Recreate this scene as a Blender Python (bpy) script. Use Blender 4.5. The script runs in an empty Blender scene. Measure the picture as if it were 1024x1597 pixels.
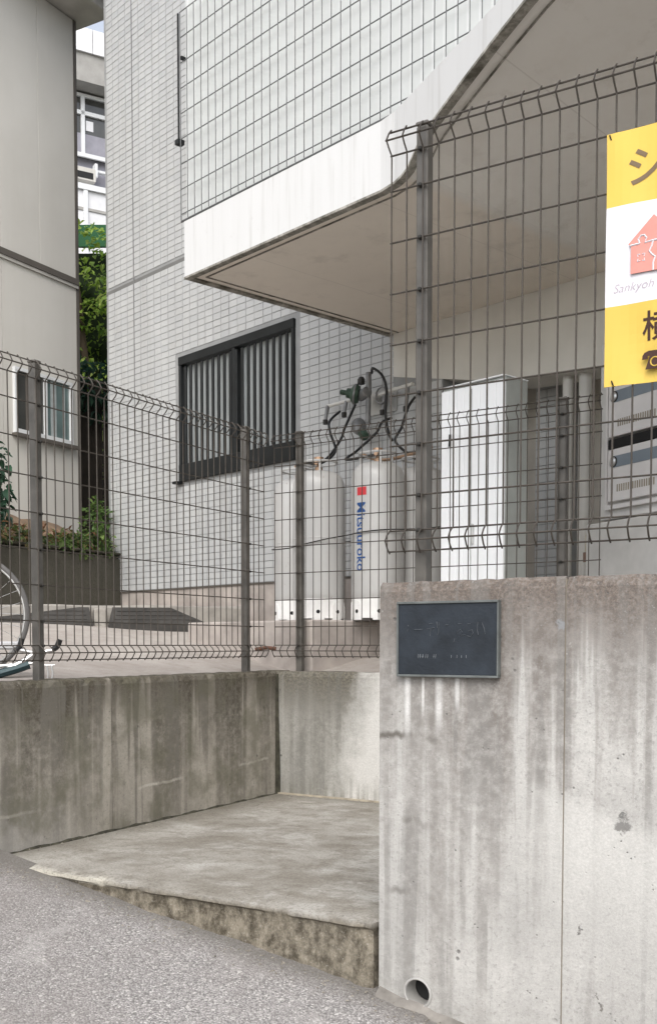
import bpy, bmesh, math, random
from mathutils import Vector, Matrix
random.seed(7)
R = math.radians
scene = bpy.context.scene
COL = scene.collection

# ------------------------------------------------------------------ camera, sky, sun, exposure
cam = bpy.data.cameras.new('camera'); camo = bpy.data.objects.new('camera', cam); COL.objects.link(camo)
camo.location = (0, 0, 1.5); camo.rotation_euler = (R(87), 0, 0)
cam.sensor_fit = 'VERTICAL'; cam.sensor_height = 36; cam.lens = 1650 / 1597 * 36
cam.shift_y = (1004.5 + 1650 * math.tan(R(3)) - 798.5) / 1597
cam.clip_start = .05; cam.clip_end = 2000
scene.camera = camo
SUN_EL, SUN_AZ = 46, 188            # azimuth clockwise from +Y: the sun stands behind and left of the viewer
w = bpy.data.worlds.new('World'); scene.world = w; w.use_nodes = True
wn = w.node_tree; bg = wn.nodes['Background']
sky = wn.nodes.new('ShaderNodeTexSky'); sky.sky_type = 'NISHITA'; sky.sun_disc = False
sky.sun_elevation = R(SUN_EL); sky.sun_rotation = R(SUN_AZ); sky.dust_density = 2.5; sky.air_density = 1.0; sky.ozone_density = 1.0
hs = wn.nodes.new('ShaderNodeHueSaturation'); hs.inputs['Saturation'].default_value = .4
wn.links.new(sky.outputs[0], hs.inputs['Color']); wn.links.new(hs.outputs[0], bg.inputs[0]); bg.inputs[1].default_value = .15
sl = bpy.data.lights.new('sun', 'SUN'); so = bpy.data.objects.new('sun', sl); COL.objects.link(so)
sl.energy = .95; sl.angle = R(48); sl.color = (1, .975, .94)
sd = Vector((math.sin(R(SUN_AZ)) * math.cos(R(SUN_EL)), math.cos(R(SUN_AZ)) * math.cos(R(SUN_EL)), math.sin(R(SUN_EL))))
so.rotation_euler = sd.to_track_quat('Z', 'Y').to_euler(); so.location = sd * 30
vs = scene.view_settings
vs.view_transform = 'Standard'; vs.look = 'None'; vs.exposure = 0.98; vs.gamma = 1; vs.use_curve_mapping = False
scene.cycles.max_bounces = 8; scene.cycles.diffuse_bounces = 6

# ------------------------------------------------------------------ frames (plan directions measured on site)
class Frame:
    def __init__(s, ox, oy, ang): s.o = Vector((ox, oy)); s.a = ang; s.c, s.s = math.cos(ang), math.sin(ang)
    def w(s, x, y, z=0): return Vector((s.o.x + x * s.c - y * s.s, s.o.y + x * s.s + y * s.c, z))
FL = Frame(.1472, 3.05, math.atan2(-.534, .8455))         # x along the front wall, y inwards
FS = Frame(*FL.w(-1.70, 0).xy, FL.a + math.pi / 2 + R(2.4))         # x along the side wall away from the road, y into the lot
FB = Frame(.4053, 6.8, math.atan2(-.735, .678))            # x along the tiled facade, y into the building
FH = Frame(-2.331, 10.0, math.atan2(.8693, .4942))         # x along the beige house wall, y into the house
FM = Frame(1.381, 5.3, math.atan2(-.908, .419))            # letter boxes
FW = Frame(0, 0, 0)

# ------------------------------------------------------------------ geometry helpers
class G:
    def __init__(s): s.v = []; s.f = []; s.m = []
    def add(s, v, f, m=0):
        n = len(s.v); s.v += [tuple(p) for p in v]; s.f += [tuple(i + n for i in q) for q in f]; s.m += [m] * len(f); return s
    def box(s, x0, x1, y0, y1, z0, z1, m=0):
        v = [(x, y, z) for z in (z0, z1) for y in (y0, y1) for x in (x0, x1)]
        return s.add(v, [(0, 2, 3, 1), (4, 5, 7, 6), (0, 1, 5, 4), (2, 6, 7, 3), (0, 4, 6, 2), (1, 3, 7, 5)], m)
    def prism(s, poly, z0, z1, m=0):            # poly: plan outline, counter-clockwise; z0/z1 numbers or per-vertex lists
        n = len(poly); za = z0 if isinstance(z0, (list, tuple)) else [z0] * n; zb = z1 if isinstance(z1, (list, tuple)) else [z1] * n
        v = [(p[0], p[1], za[i]) for i, p in enumerate(poly)] + [(p[0], p[1], zb[i]) for i, p in enumerate(poly)]
        f = [tuple(range(n - 1, -1, -1)), tuple(range(n, 2 * n))] + [(i, (i + 1) % n, n + (i + 1) % n, n + i) for i in range(n)]
        return s.add(v, f, m)
    def slab_xz(s, poly, y0, y1, m=0):          # outline in x,z, thickness in y
        n = len(poly); v = [(p[0], y0, p[1]) for p in poly] + [(p[0], y1, p[1]) for p in poly]
        f = [tuple(range(n)), tuple(range(2 * n - 1, n - 1, -1))] + [((i + 1) % n, i, n + i, n + (i + 1) % n) for i in range(n)]
        return s.add(v, f, m)
    def tube(s, pts, r, n=6, m=0, cap=True, closed=False):
        P = [Vector(p) for p in pts]; k = len(P); rr = r if isinstance(r, (list, tuple)) else [r] * k
        ref = None; v = []
        for i, p in enumerate(P):
            if closed: t = (P[(i + 1) % k] - P[i - 1]).normalized()
            else: t = (P[min(i + 1, k - 1)] - P[max(i - 1, 0)]).normalized()
            if ref is None:
                ref = Vector((0, 0, 1)) if abs(t.z) < .9 else Vector((0, 1, 0))
            u = t.cross(ref).normalized(); q = u.cross(t).normalized(); ref = q
            for j in range(n):
                a = 2 * math.pi * j / n; v.append(p + (u * math.cos(a) + q * math.sin(a)) * rr[i])
        f = []
        for i in range(k if closed else k - 1):
            a, b = i * n, ((i + 1) % k) * n
            f += [(a + j, a + (j + 1) % n, b + (j + 1) % n, b + j) for j in range(n)]
        if cap and not closed: f += [tuple(range(n - 1, -1, -1)), tuple(range((k - 1) * n, k * n))]
        return s.add(v, f, m)
    def lathe(s, prof, c=(0, 0, 0), n=32, m=0, axis=None):    # prof: (radius, height)
        v = []; f = []; c = Vector(c)
        M = Vector((0, 0, 1)).rotation_difference(Vector(axis)).to_matrix() if axis else Matrix.Identity(3)
        for r, z in prof:
            for j in range(n):
                a = 2 * math.pi * j / n; v.append(c + M @ Vector((r * math.cos(a), r * math.sin(a), z)))
        for i in range(len(prof) - 1):
            f += [(i * n + j, i * n + (j + 1) % n, (i + 1) * n + (j + 1) % n, (i + 1) * n + j) for j in range(n)]
        f += [tuple(range(n - 1, -1, -1)), tuple(range((len(prof) - 1) * n, len(prof) * n))]
        return s.add(v, f, m)
def smooth_path(pts, k=6):
    P = [Vector(p) for p in pts]; out = []
    for i in range(len(P) - 1):
        a, b, c, d = P[max(i - 1, 0)], P[i], P[i + 1], P[min(i + 2, len(P) - 1)]
        for j in range(k):
            t = j / k
            out.append(.5 * ((2 * b) + (c - a) * t + (2 * a - 5 * b + 4 * c - d) * t * t + (3 * b - a - 3 * c + d) * t ** 3))
    return out + [P[-1]]
def mesh(g, name, mats, bevel=0, smooth=False, off=(0, 0, 0), seg=1):
    me = bpy.data.meshes.new(name)
    o = Vector(off)
    me.from_pydata([tuple(Vector(p) - o) for p in g.v], [], g.f)
    for m in (mats if isinstance(mats, (list, tuple)) else [mats]): me.materials.append(m)
    me.polygons.foreach_set('material_index', g.m)
    bm = bmesh.new(); bm.from_mesh(me)
    bmesh.ops.recalc_face_normals(bm, faces=bm.faces)
    if bevel: bmesh.ops.bevel(bm, geom=list(bm.edges), offset=bevel, segments=seg, affect='EDGES', profile=.5)
    bm.to_mesh(me); bm.free()
    if smooth:
        me.polygons.foreach_set('use_smooth', [True] * len(me.polygons)); me.set_sharp_from_angle(angle=R(38))
    return me
class Thing:
    """an Empty at the thing's base; parts are given in frame coordinates"""
    def __init__(s, name, label, cat, frame, loc, group=None, rot=0):
        s.l = Vector(loc); s.o = bpy.data.objects.new(name, None); COL.objects.link(s.o)
        s.o.location = frame.w(loc[0], loc[1], loc[2]); s.o.rotation_euler = (0, 0, frame.a + rot); s.o.empty_display_size = .1
        s.o['label'] = label; s.o['category'] = cat
        if group: s.o['group'] = group
    def part(s, name, g, mats, parent=None, bevel=0, smooth=False, label=None, kind=None, seg=1):
        o = bpy.data.objects.new(name, mesh(g, name, mats, bevel, smooth, s.l, seg)); COL.objects.link(o); o.parent = parent or s.o
        if label: o['label'] = label
        if kind: o['kind'] = kind
        return o
    def copies(s, name, me, locs, parent=None):
        out = []
        for p in locs:
            o = bpy.data.objects.new(name, me); COL.objects.link(o); o.parent = parent or s.o
            o.location = Vector(p) - s.l; out.append(o)
        return out
def single(name, g, mats, frame, kind=None, label=None, cat=None, loc=(0, 0, 0), bevel=0, smooth=False):
    o = bpy.data.objects.new(name, mesh(g, name, mats, bevel, smooth, loc)); COL.objects.link(o)
    o.location = frame.w(*loc); o.rotation_euler = (0, 0, frame.a)
    if kind: o['kind'] = kind
    if label: o['label'] = label
    if cat: o['category'] = cat
    return o
def text_geo(body, size, place, bold=0.0, wide=1.0, cut=0):
    """lettering as flat geometry; place maps the letter's own x,y to a point"""
    cu = bpy.data.curves.new('lettering', 'FONT'); cu.body = body; cu.size = size; cu.offset = bold; cu.resolution_u = 3
    ob = bpy.data.objects.new('lettering', cu); COL.objects.link(ob)
    dg = bpy.context.evaluated_depsgraph_get(); dg.update()
    me = bpy.data.meshes.new_from_object(ob.evaluated_get(dg))
    if cut:
        bm = bmesh.new(); bm.from_mesh(me)
        for i in range(-6, 24): bmesh.ops.bisect_plane(bm, geom=bm.verts[:] + bm.edges[:] + bm.faces[:], plane_co=(0, i * cut, 0), plane_no=(0, 1, 0))
        bm.to_mesh(me); bm.free()
    g = G(); g.add([place(v.co.x * wide, v.co.y) for v in me.vertices], [tuple(p.vertices) for p in me.polygons])
    bpy.data.objects.remove(ob); bpy.data.curves.remove(cu); bpy.data.meshes.remove(me)
    return g

# ------------------------------------------------------------------ materials
class N:
    def __init__(s, name):
        s.mat = bpy.data.materials.new(name); s.mat.use_nodes = True; s.t = s.mat.node_tree
        s.b = s.t.nodes['Principled BSDF']; s.b.inputs['Specular IOR Level'].default_value = .35
        s.tc = None
    def n(s, ty, **kw):
        x = s.t.nodes.new(ty)
        for k, v in kw.items(): setattr(x, k, v)
        return x
    def set(s, sock, v):
        if isinstance(v, bpy.types.NodeSocket): s.t.links.new(v, sock)
        elif v is not None: sock.default_value = v if not (isinstance(v, tuple) and len(v) == 3 and len(sock.default_value) == 4) else (*v, 1)
    def P(s, scale=(1, 1, 1), loc=(0, 0, 0)):
        if s.tc is None: s.tc = s.n('ShaderNodeTexCoord')
        m = s.n('ShaderNodeMapping'); s.t.links.new(s.tc.outputs['Object'], m.inputs[0])
        m.inputs['Scale'].default_value = scale; m.inputs['Location'].default_value = loc; return m.outputs[0]
    def noise(s, scale=(1, 1, 1), detail=4, rough=.55, loc=(0, 0, 0), dist=0):
        x = s.n('ShaderNodeTexNoise'); x.inputs['Scale'].default_value = 1; x.inputs['Detail'].default_value = detail
        x.inputs['Roughness'].default_value = rough; x.inputs['Distortion'].default_value = dist
        sc = scale if isinstance(scale, tuple) else (scale,) * 3
        s.t.links.new(s.P(sc, loc), x.inputs['Vector']); return x.outputs['Fac']
    def voro(s, scale, feature='F1', out='Distance'):
        x = s.n('ShaderNodeTexVoronoi', feature=feature); x.inputs['Scale'].default_value = 1
        sc = scale if isinstance(scale, tuple) else (scale,) * 3
        s.t.links.new(s.P(sc), x.inputs['Vector']); return x.outputs[out]
    def mr(s, v, a, b, c=0., d=1.):
        x = s.n('ShaderNodeMapRange'); s.set(x.inputs[0], v)
        for i, q in enumerate((a, b, c, d)): s.set(x.inputs[i + 1], q)
        return x.outputs[0]
    def m(s, op, a, b=None, c=None):
        x = s.n('ShaderNodeMath', operation=op)
        for i, q in enumerate((a, b, c)):
            if q is not None: s.set(x.inputs[i], q)
        return x.outputs[0]
    def mix(s, f, a, b, mode='MIX'):
        x = s.n('ShaderNodeMix', data_type='RGBA', blend_type=mode); s.set(x.inputs[0], f); s.set(x.inputs[6], a); s.set(x.inputs[7], b); return x.outputs[2]
    def xyz(s):
        x = s.n('ShaderNodeSeparateXYZ'); s.t.links.new(s.P(), x.inputs[0]); return x.outputs
    def bump(s, h, strength=.3, dist=.01, nrm=None):
        x = s.n('ShaderNodeBump'); x.inputs['Strength'].default_value = strength; x.inputs['Distance'].default_value = dist
        s.set(x.inputs['Height'], h)
        if nrm: s.set(x.inputs['Normal'], nrm)
        return x.outputs[0]
    def out(s, col, rough=.8, nrm=None, metal=0, spec=None):
        s.set(s.b.inputs['Base Color'], col); s.set(s.b.inputs['Roughness'], rough); s.set(s.b.inputs['Metallic'], metal)
        if nrm: s.set(s.b.inputs['Normal'], nrm)
        if spec is not None: s.b.inputs['Specular IOR Level'].default_value = spec
        return s.mat
def plain(name, col, rough=.6, metal=0, var=.12, scale=6, spec=None, grain=0):
    k = N(name); a = k.noise(scale, 5)
    c = k.mix(k.mr(a, .3, .7), tuple(v * (1 - var) for v in col), tuple(min(1, v * (1 + var)) for v in col))
    nr = k.bump(k.noise(grain, 3), .25, .004) if grain else None
    return k.out(c, rough, nr, metal, spec)
def concrete(name, base, dark, ztop, reach, streak=(11, 11, .35), amount=.9, fine=1.0, extra=None, low=None, thin=.4):
    """weathered cast concrete: run-off streaks that start at the top, mottling, blow holes, fine grain"""
    k = N(name); x, y, z = k.xyz()
    big = k.noise(2.1, 6, .6); mott = k.noise(12, 9, .72, (3, 1, 2)); grain = k.noise(160, 3, .7); st = k.noise(streak, 4, .6, dist=.35); st2 = k.noise((streak[0] * 3.6, streak[1] * 3.6, streak[2] * 1.6), 3, .6, (5, 2, 0))
    gm = k.noise(26, 10, .78, (7, 3, 5)); gm2 = k.noise(75, 6, .8, (2, 2, 9)); part = k.noise((2.6, 2.6, 1.2), 4, .6, (1, 8, 3)); s1 = k.noise((streak[0] * 1.9, streak[1] * 1.9, streak[2] * 1.3), 3, .55, (3, 0, 1), dist=.5)
    col = k.mix(k.mr(big, .36, .64), tuple(v * .82 for v in base), tuple(v * 1.1 for v in base))
    col = k.mix(k.mr(gm, .45, .59, 0, .4), col, tuple(v * .7 for v in base))
    col = k.mix(k.mr(gm, .42, .3, 0, .5), col, tuple(min(1, v * 1.28) for v in base))
    # run-off: how far each streak comes down, broken up by the grain of the face
    drop = k.m('SUBTRACT', ztop, z)
    ln = k.mr(k.m('ADD', k.m('MULTIPLY', st, .6), k.m('MULTIPLY', s1, .4)), .4, .6, reach * .1, reach * 1.5)
    mask = k.mr(k.m('DIVIDE', drop, ln), .05, 1.05, 1, 0)
    mask = k.m('MULTIPLY', mask, k.mr(gm, .38, .56, .5, 1))
    mask = k.m('MULTIPLY', mask, k.mr(part, .38, .58, .55, 1))
    col = k.mix(k.m('MULTIPLY', mask, amount), col, dark)
    crust = k.m('MULTIPLY', k.mr(k.m('ADD', drop, k.m('MULTIPLY', k.m('SUBTRACT', gm, .5), .35)), .25, .04), .88)
    col = k.mix(crust, col, k.mix(k.mr(gm2, .42, .58), tuple(v * .65 for v in dark), tuple(v * 1.9 for v in dark)))
    drip = k.m('MULTIPLY', k.m('MULTIPLY', k.mr(s1, .53, .57, 0, thin), k.mr(part, .42, .56)), k.mr(gm, .35, .55, .4, 1))
    col = k.mix(drip, col, tuple(v * .42 for v in base))
    pale = k.m('MULTIPLY', k.mr(s1, .45, .38, 0, thin * .45), k.mr(part, .55, .42))
    col = k.mix(pale, col, tuple(min(1, v * 1.3) for v in base))
    col = k.mix(k.mr(gm2, .55, .6, 0, .5), col, tuple(v * .45 for v in base))
    col = k.mix(k.mr(gm2, .4, .33, 0, .35), col, tuple(min(1, v * 1.35) for v in base))
    if low: col = low(k, col, x, y, z, mott, big)
    if extra: col = extra(k, col, x, y, z, mott, st2)
    # blow holes and specks
    vo = k.voro(46); sel = k.noise(15, 2, .5, (9, 9, 9)); hole = k.m('MULTIPLY', k.mr(vo, .16, .08), k.mr(sel, .56, .66))
    vo2 = k.voro(13); sel2 = k.noise(6, 2, .5, (2, 7, 1)); hole2 = k.m('MULTIPLY', k.mr(vo2, .1, .05), k.mr(sel2, .5, .6))
    hole = k.m('MAXIMUM', hole, hole2)
    col = k.mix(k.m('MULTIPLY', hole, .75), col, tuple(v * .22 for v in base))
    col = k.mix(k.mr(grain, .35, .7, 0, .3 * fine), col, tuple(v * .5 for v in base))
    h = k.m('SUBTRACT', k.m('ADD', k.m('MULTIPLY', gm2, .5), k.m('MULTIPLY', gm, .8)), k.m('MULTIPLY', hole, 1.6))
    return k.out(col, .9, k.bump(h, .5, .005), spec=.2)

def front_extra(k, col, x, y, z, mott, st2):
    # horizontal pour cracks with ragged edges, lime runs below the plaque, a long pale slanting band towards the right, lichen at the foot
    wob = k.noise((5, 1, 0), 4, .6)
    for zc, amp, sel in ((.99, .12, (3.3, 1, 0)), (1.235, .1, (4.4, 1, 0)), (.785, .1, (2.2, 1, 0))):
        d = k.m('ABSOLUTE', k.m('SUBTRACT', k.m('ADD', z, k.m('MULTIPLY', k.m('SUBTRACT', wob, .5), amp * 1.6)), zc))
        on = k.m('MULTIPLY', k.mr(k.noise(sel, 3, .6, (zc * 9, 0, 0)), .5, .58), k.mr(x, .5, .1))
        col = k.mix(k.m('MULTIPLY', k.m('MULTIPLY', k.mr(d, .014, .003), on), .9), col, (.1, .088, .075))
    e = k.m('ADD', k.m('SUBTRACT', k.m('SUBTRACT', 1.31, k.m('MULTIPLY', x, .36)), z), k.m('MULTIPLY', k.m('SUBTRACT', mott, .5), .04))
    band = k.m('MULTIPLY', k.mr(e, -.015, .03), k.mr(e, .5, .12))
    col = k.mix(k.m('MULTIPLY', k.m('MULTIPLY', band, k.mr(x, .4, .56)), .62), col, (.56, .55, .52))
    for xc, wd, ln in ((.09, .013, .2), (.19, .016, .17), (.245, .01, .1), (.14, .006, .12)):
        lx = k.mr(k.m('ABSOLUTE', k.m('SUBTRACT', k.m('ADD', x, k.m('MULTIPLY', k.m('SUBTRACT', st2, .5), .012)), xc)), wd, wd * .3)
        lz = k.m('MULTIPLY', k.mr(z, 1.408, 1.404), k.mr(z, 1.408 - ln, 1.39 - ln * .4))
        col = k.mix(k.m('MULTIPLY', k.m('MULTIPLY', lx, lz), k.mr(mott, .3, .55, .35, .85)), col, (.66, .65, .63))
    for px, pz, pr_, pc in ((.716, 1.036, .022, (.1, .095, .09)), (.712, 1.062, .008, (.08, .08, .075)), (.535, 1.549, .014, (.24, .25, .26)), (.6, .75, .007, (.06, .055, .05)), (.66, .56, .009, (.07, .06, .05)), (.645, .585, .006, (.07, .06, .05))):
        dd = k.m('SQRT', k.m('ADD', k.m('POWER', k.m('SUBTRACT', k.m('ADD', x, k.m('MULTIPLY', k.m('SUBTRACT', mott, .5), .1)), px), 2), k.m('POWER', k.m('SUBTRACT', k.m('ADD', z, k.m('MULTIPLY', k.m('SUBTRACT', k.noise(38, 6, .75, (1, 5, 2)), .5), .09)), pz), 2)))
        col = k.mix(k.m('MULTIPLY', k.mr(dd, pr_, pr_ * .6), .75), col, pc)
    foot = k.m('MULTIPLY', k.mr(k.m('ADD', z, k.m('MULTIPLY', x, .22)), .64, .5), k.mr(mott, .42, .66))
    return k.mix(k.m('MULTIPLY', foot, .5), col, (.2, .19, .17))
M_front = concrete('cast concrete, road front', (.455, .443, .418), (.095, .073, .059), 1.71, 1.0, (9, 9, .45), .97, thin=.45, extra=front_extra)
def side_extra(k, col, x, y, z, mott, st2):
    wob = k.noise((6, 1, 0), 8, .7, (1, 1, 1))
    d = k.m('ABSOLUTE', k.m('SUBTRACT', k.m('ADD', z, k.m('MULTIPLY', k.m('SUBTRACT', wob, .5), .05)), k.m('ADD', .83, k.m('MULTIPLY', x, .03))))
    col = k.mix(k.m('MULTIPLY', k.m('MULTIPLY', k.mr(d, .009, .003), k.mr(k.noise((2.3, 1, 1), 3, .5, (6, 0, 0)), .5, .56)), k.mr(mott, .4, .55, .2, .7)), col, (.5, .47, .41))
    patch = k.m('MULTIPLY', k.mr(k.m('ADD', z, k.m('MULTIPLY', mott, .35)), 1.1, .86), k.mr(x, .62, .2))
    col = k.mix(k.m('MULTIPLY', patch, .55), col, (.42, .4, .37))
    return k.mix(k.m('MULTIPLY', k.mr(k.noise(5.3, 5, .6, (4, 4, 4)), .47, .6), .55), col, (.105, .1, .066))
M_side = concrete('cast concrete, shaded side', (.36, .33, .28), (.045, .037, .025), 1.41, 1.05, (8, 8, .4), 1.0, thin=.85, extra=side_extra)  # stained and mossy concrete, darker in its own colour
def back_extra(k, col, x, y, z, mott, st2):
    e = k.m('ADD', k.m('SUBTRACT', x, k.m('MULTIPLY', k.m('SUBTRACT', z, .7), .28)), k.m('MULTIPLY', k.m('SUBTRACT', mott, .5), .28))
    col = k.mix(k.m('MULTIPLY', k.mr(e, .22, .42), .85), col, (.66, .645, .61))  # paler tone towards the right, with a slanting ragged edge
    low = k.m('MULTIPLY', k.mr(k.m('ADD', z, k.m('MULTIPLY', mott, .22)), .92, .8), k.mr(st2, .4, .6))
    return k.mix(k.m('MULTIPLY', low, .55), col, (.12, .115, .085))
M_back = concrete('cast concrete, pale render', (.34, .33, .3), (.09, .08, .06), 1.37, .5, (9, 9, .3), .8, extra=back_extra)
def pad_mat():
    k = N('trowelled concrete floor'); x, y, z = k.xyz()
    big = k.noise((1.7, 1.9, 1), 8, .68, dist=.3); mid = k.noise((11, 13, 9), 9, .76); grain = k.noise(120, 5, .8); sweep = k.noise((3, 3.6, 3), 8, .72, dist=.4)
    col = k.mix(k.mr(big, .4, .6), (.235, .215, .182), (.385, .367, .33))
    col = k.mix(k.mr(sweep, .5, .62, 0, .6), col, (.47, .455, .42))
    col = k.mix(k.mr(mid, .48, .62, 0, .6), col, (.17, .152, .122))
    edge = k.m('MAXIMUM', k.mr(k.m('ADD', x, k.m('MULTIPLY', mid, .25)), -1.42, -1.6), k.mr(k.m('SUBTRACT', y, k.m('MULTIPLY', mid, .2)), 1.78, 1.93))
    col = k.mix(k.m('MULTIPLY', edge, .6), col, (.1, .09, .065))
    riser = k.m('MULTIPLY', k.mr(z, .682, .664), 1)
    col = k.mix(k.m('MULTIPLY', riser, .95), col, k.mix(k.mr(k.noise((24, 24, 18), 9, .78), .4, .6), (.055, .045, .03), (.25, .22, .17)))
    flake = k.m('MULTIPLY', k.m('MULTIPLY', k.mr(x, -1.0, -1.12), k.mr(k.m('ABSOLUTE', k.m('SUBTRACT', k.m('ADD', z, k.m('MULTIPLY', k.m('SUBTRACT', mid, .5), .03)), .672)), .016, .008)), k.mr(y, .07, .04))
    col = k.mix(k.m('MULTIPLY', flake, .8), col, (.6, .57, .49))
    col = k.mix(k.mr(grain, .52, .62, 0, .55), col, (.1, .09, .075)); col = k.mix(k.mr(grain, .42, .34, 0, .4), col, (.5, .48, .44))
    h = k.m('ADD', k.m('MULTIPLY', mid, 1), k.m('MULTIPLY', grain, .3))
    return k.out(col, .92, k.bump(h, .5, .006), spec=.2)
M_pad = pad_mat()
def road_mat():
    k = N('worn asphalt with bare aggregate'); x, y, z = k.xyz()
    v = k.voro(175, 'F1', 'Color'); d = k.voro(175, 'F1', 'Distance'); v2 = k.voro(300, 'F1', 'Color')
    s = k.n('ShaderNodeSeparateColor'); k.t.links.new(v, s.inputs[0]); s2 = k.n('ShaderNodeSeparateColor'); k.t.links.new(v2, s2.inputs[0])
    big = k.noise(1.2, 5, .6)
    col = k.mix(s.outputs[0], (.25, .237, .228), (.44, .42, .404))
    col = k.mix(k.mr(s.outputs[1], .86, .95), col, (.6, .575, .55))
    col = k.mix(k.m('MULTIPLY', k.mr(s2.outputs[0], .7, .92), .55), col, (.13, .122, .115))
    col = k.mix(k.m('MULTIPLY', k.mr(d, .45, .75), .75), col, (.1, .095, .092))
    col = k.mix(k.mr(big, .42, .62, 0, .4), col, (.23, .205, .19)); crk = k.noise((7, 7, 1), 7, .7, (5, 5, 0)); col = k.mix(k.mr(k.m('ABSOLUTE', k.m('SUBTRACT', crk, .5)), .006, .001, 0, .0), col, (.08, .075, .07))
    lump = k.voro(62, 'F1', 'Color'); s3 = k.n('ShaderNodeSeparateColor'); k.t.links.new(lump, s3.inputs[0]); ld = k.voro(62)
    col = k.mix(k.m('MULTIPLY', k.m('MULTIPLY', k.mr(s3.outputs[0], .72, .8), k.mr(ld, .42, .3)), .7), col, k.mix(s3.outputs[1], (.2, .19, .18), (.6, .57, .54)))
    pt = k.noise(.55, 6, .65, (4, 1, 0)); col = k.mix(k.mr(pt, .45, .62, 0, .3), col, (.2, .185, .175)); col = k.mix(k.mr(k.noise(4.5, 7, .7), .56, .66, 0, .35), col, (.46, .44, .42))
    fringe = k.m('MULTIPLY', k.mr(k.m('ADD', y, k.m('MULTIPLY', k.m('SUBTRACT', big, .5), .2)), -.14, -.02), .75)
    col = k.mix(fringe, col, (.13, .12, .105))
    h = k.m('SUBTRACT', k.m('MULTIPLY', s.outputs[2], .6), d)
    return k.out(col, .9, k.bump(h, .55, .004), spec=.25)
M_road = road_mat()
def tile_mat():
    k = N('glazed wall tile'); g = k.n('ShaderNodeNewGeometry'); o = k.n('ShaderNodeObjectInfo')
    r = k.m('FRACT', k.m('ADD', g.outputs['Random Per Island'], o.outputs['Random']))
    col = k.mix(r, (.48, .49, .495), (.52, .528, .525)); col = k.mix(k.mr(r, .96, .99), col, (.49, .495, .49))
    col = k.mix(k.mr(k.noise((3, 3, 1), 5, .6), .42, .7, 0, .35), col, (.37, .37, .365)); col = k.mix(k.mr(k.noise((9, 9, .6), 4, .6, (2, 2, 2)), .53, .68, 0, .35), col, (.34, .335, .325))
    return k.out(col, k.mr(r, 0, 1, .26, .42), k.bump(k.noise(26, 3), .12, .003), spec=.45)
M_tile = tile_mat()
M_grout = plain('tile joint mortar', (.3, .305, .305), .95)
M_wire = plain('bronze coated wire', (.06, .051, .042), .5, .2, .25, 30)
M_post = plain('bronze coated post', (.095, .088, .078), .42, .15, .3, 12)
M_clip = plain('dark fence clip', (.03, .028, .025), .5, .3)
M_white = N('white painted band'); _k = M_white; _c = _k.mix(_k.mr(_k.noise((7, 7, .7), 5, .6), .45, .8, 0, .3), (.63, .63, .622), (.53, .528, .512)); _c = _k.mix(_k.mr(_k.noise((30, 30, 1.2), 4, .65), .54, .7, 0, .4), _c, (.42, .41, .385)); _c = _k.mix(_k.mr(_k.noise(14, 8, .75), .6, .7, 0, .35), _c, (.45, .44, .41))
M_white = _k.out(_c, .65, _k.bump(_k.noise(120, 3), .12, .003), spec=.3)
def soffit_mat():
    k = N('painted soffit'); big = k.noise(1.1, 5, .6); fine = k.noise(9, 5, .6); x, y, z = k.xyz()
    slope_shade = k.mr(k.m('ADD', x, k.m('MULTIPLY', k.m('SUBTRACT', big, .5), .15)), 1.58, 1.64)  # greyer shading of the rising part, put into the colour
    c = k.mix(slope_shade, (.8, .735, .65), (.8, .775, .73))
    jx = k.m('ABSOLUTE', k.m('SUBTRACT', k.m('FRACT', k.m('DIVIDE', x, .9)), .5)); c = k.mix(k.mr(jx, .004, .002, 0, .3), c, (.4, .36, .32)); c = k.mix(k.mr(k.noise((4, 4, 4), 8, .7, (3, 3, 3)), .56, .68, 0, .35), c, (.5, .45, .39))
    c = k.mix(k.mr(big, .45, .75, 0, .22), c, (.62, .555, .48)); c = k.mix(k.mr(fine, .5, .75, 0, .2), c, (.64, .58, .52))
    return k.out(c, .8, k.bump(k.noise(150, 2), .1, .002), spec=.25)
M_soffit = soffit_mat()
def grime():
    k = N('sooty drip edge'); a = k.noise((7, 7, 2), 6, .7); b = k.noise((40, 40, 10), 4, .7)
    c = k.mix(k.mr(a, .38, .62), (.13, .122, .1), (.42, .4, .355)); c = k.mix(k.mr(b, .45, .65, 0, .5), c, (.05, .05, .035))
    return k.out(c, .95, k.bump(b, .4, .004))
M_grime = grime()
M_black = plain('black window metal', (.016, .018, .019), .45, .2, .3, 5)
M_frost = plain('frosted glass', (.5, .53, .53), .18, 0, .1, 2, spec=.6)
M_dark = plain('dark room', (.02, .02, .02), .9)
M_plinth = plain('brownish plinth render', (.38, .34, .31), .9, 0, .3, 5, grain=60)
M_cabshade = plain('grey column paint', (.34, .355, .335), .6, 0, .1)
M_beam = plain('beam paint', (.66, .645, .6), .75, 0, .1, 2)
M_doorw = plain('white door paint', (.88, .89, .9), .35, 0, .03)
M_hallw = plain('hall wall', (.58, .54, .48), .8, 0, .12)
M_pale = plain('pale pipe paint', (.62, .61, .58), .4, 0, .06)
M_tank = N('grey cylinder paint'); _k = M_tank; _c = _k.mix(_k.mr(_k.noise((5, 5, 2), 6, .65), .4, .75, 0, .5), (.52, .515, .5), (.4, .39, .375))
_c = _k.mix(_k.mr(_k.noise((34, 34, 12), 4, .7), .64, .72, 0, .6), _c, (.25, .2, .16)); M_tank = _k.out(_c, .38, _k.bump(_k.noise(9, 3), .08, .004), .05, .5)
M_skirt = plain('white cylinder skirt', (.8, .79, .77), .45, 0, .1, 8)
M_rubber = plain('black rubber hose', (.018, .018, .018), .5)
M_brass = plain('brass fitting', (.45, .3, .2), .4, .7)
M_steel = plain('galvanised steel', (.55, .55, .54), .35, .8, .12, 14)
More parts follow.
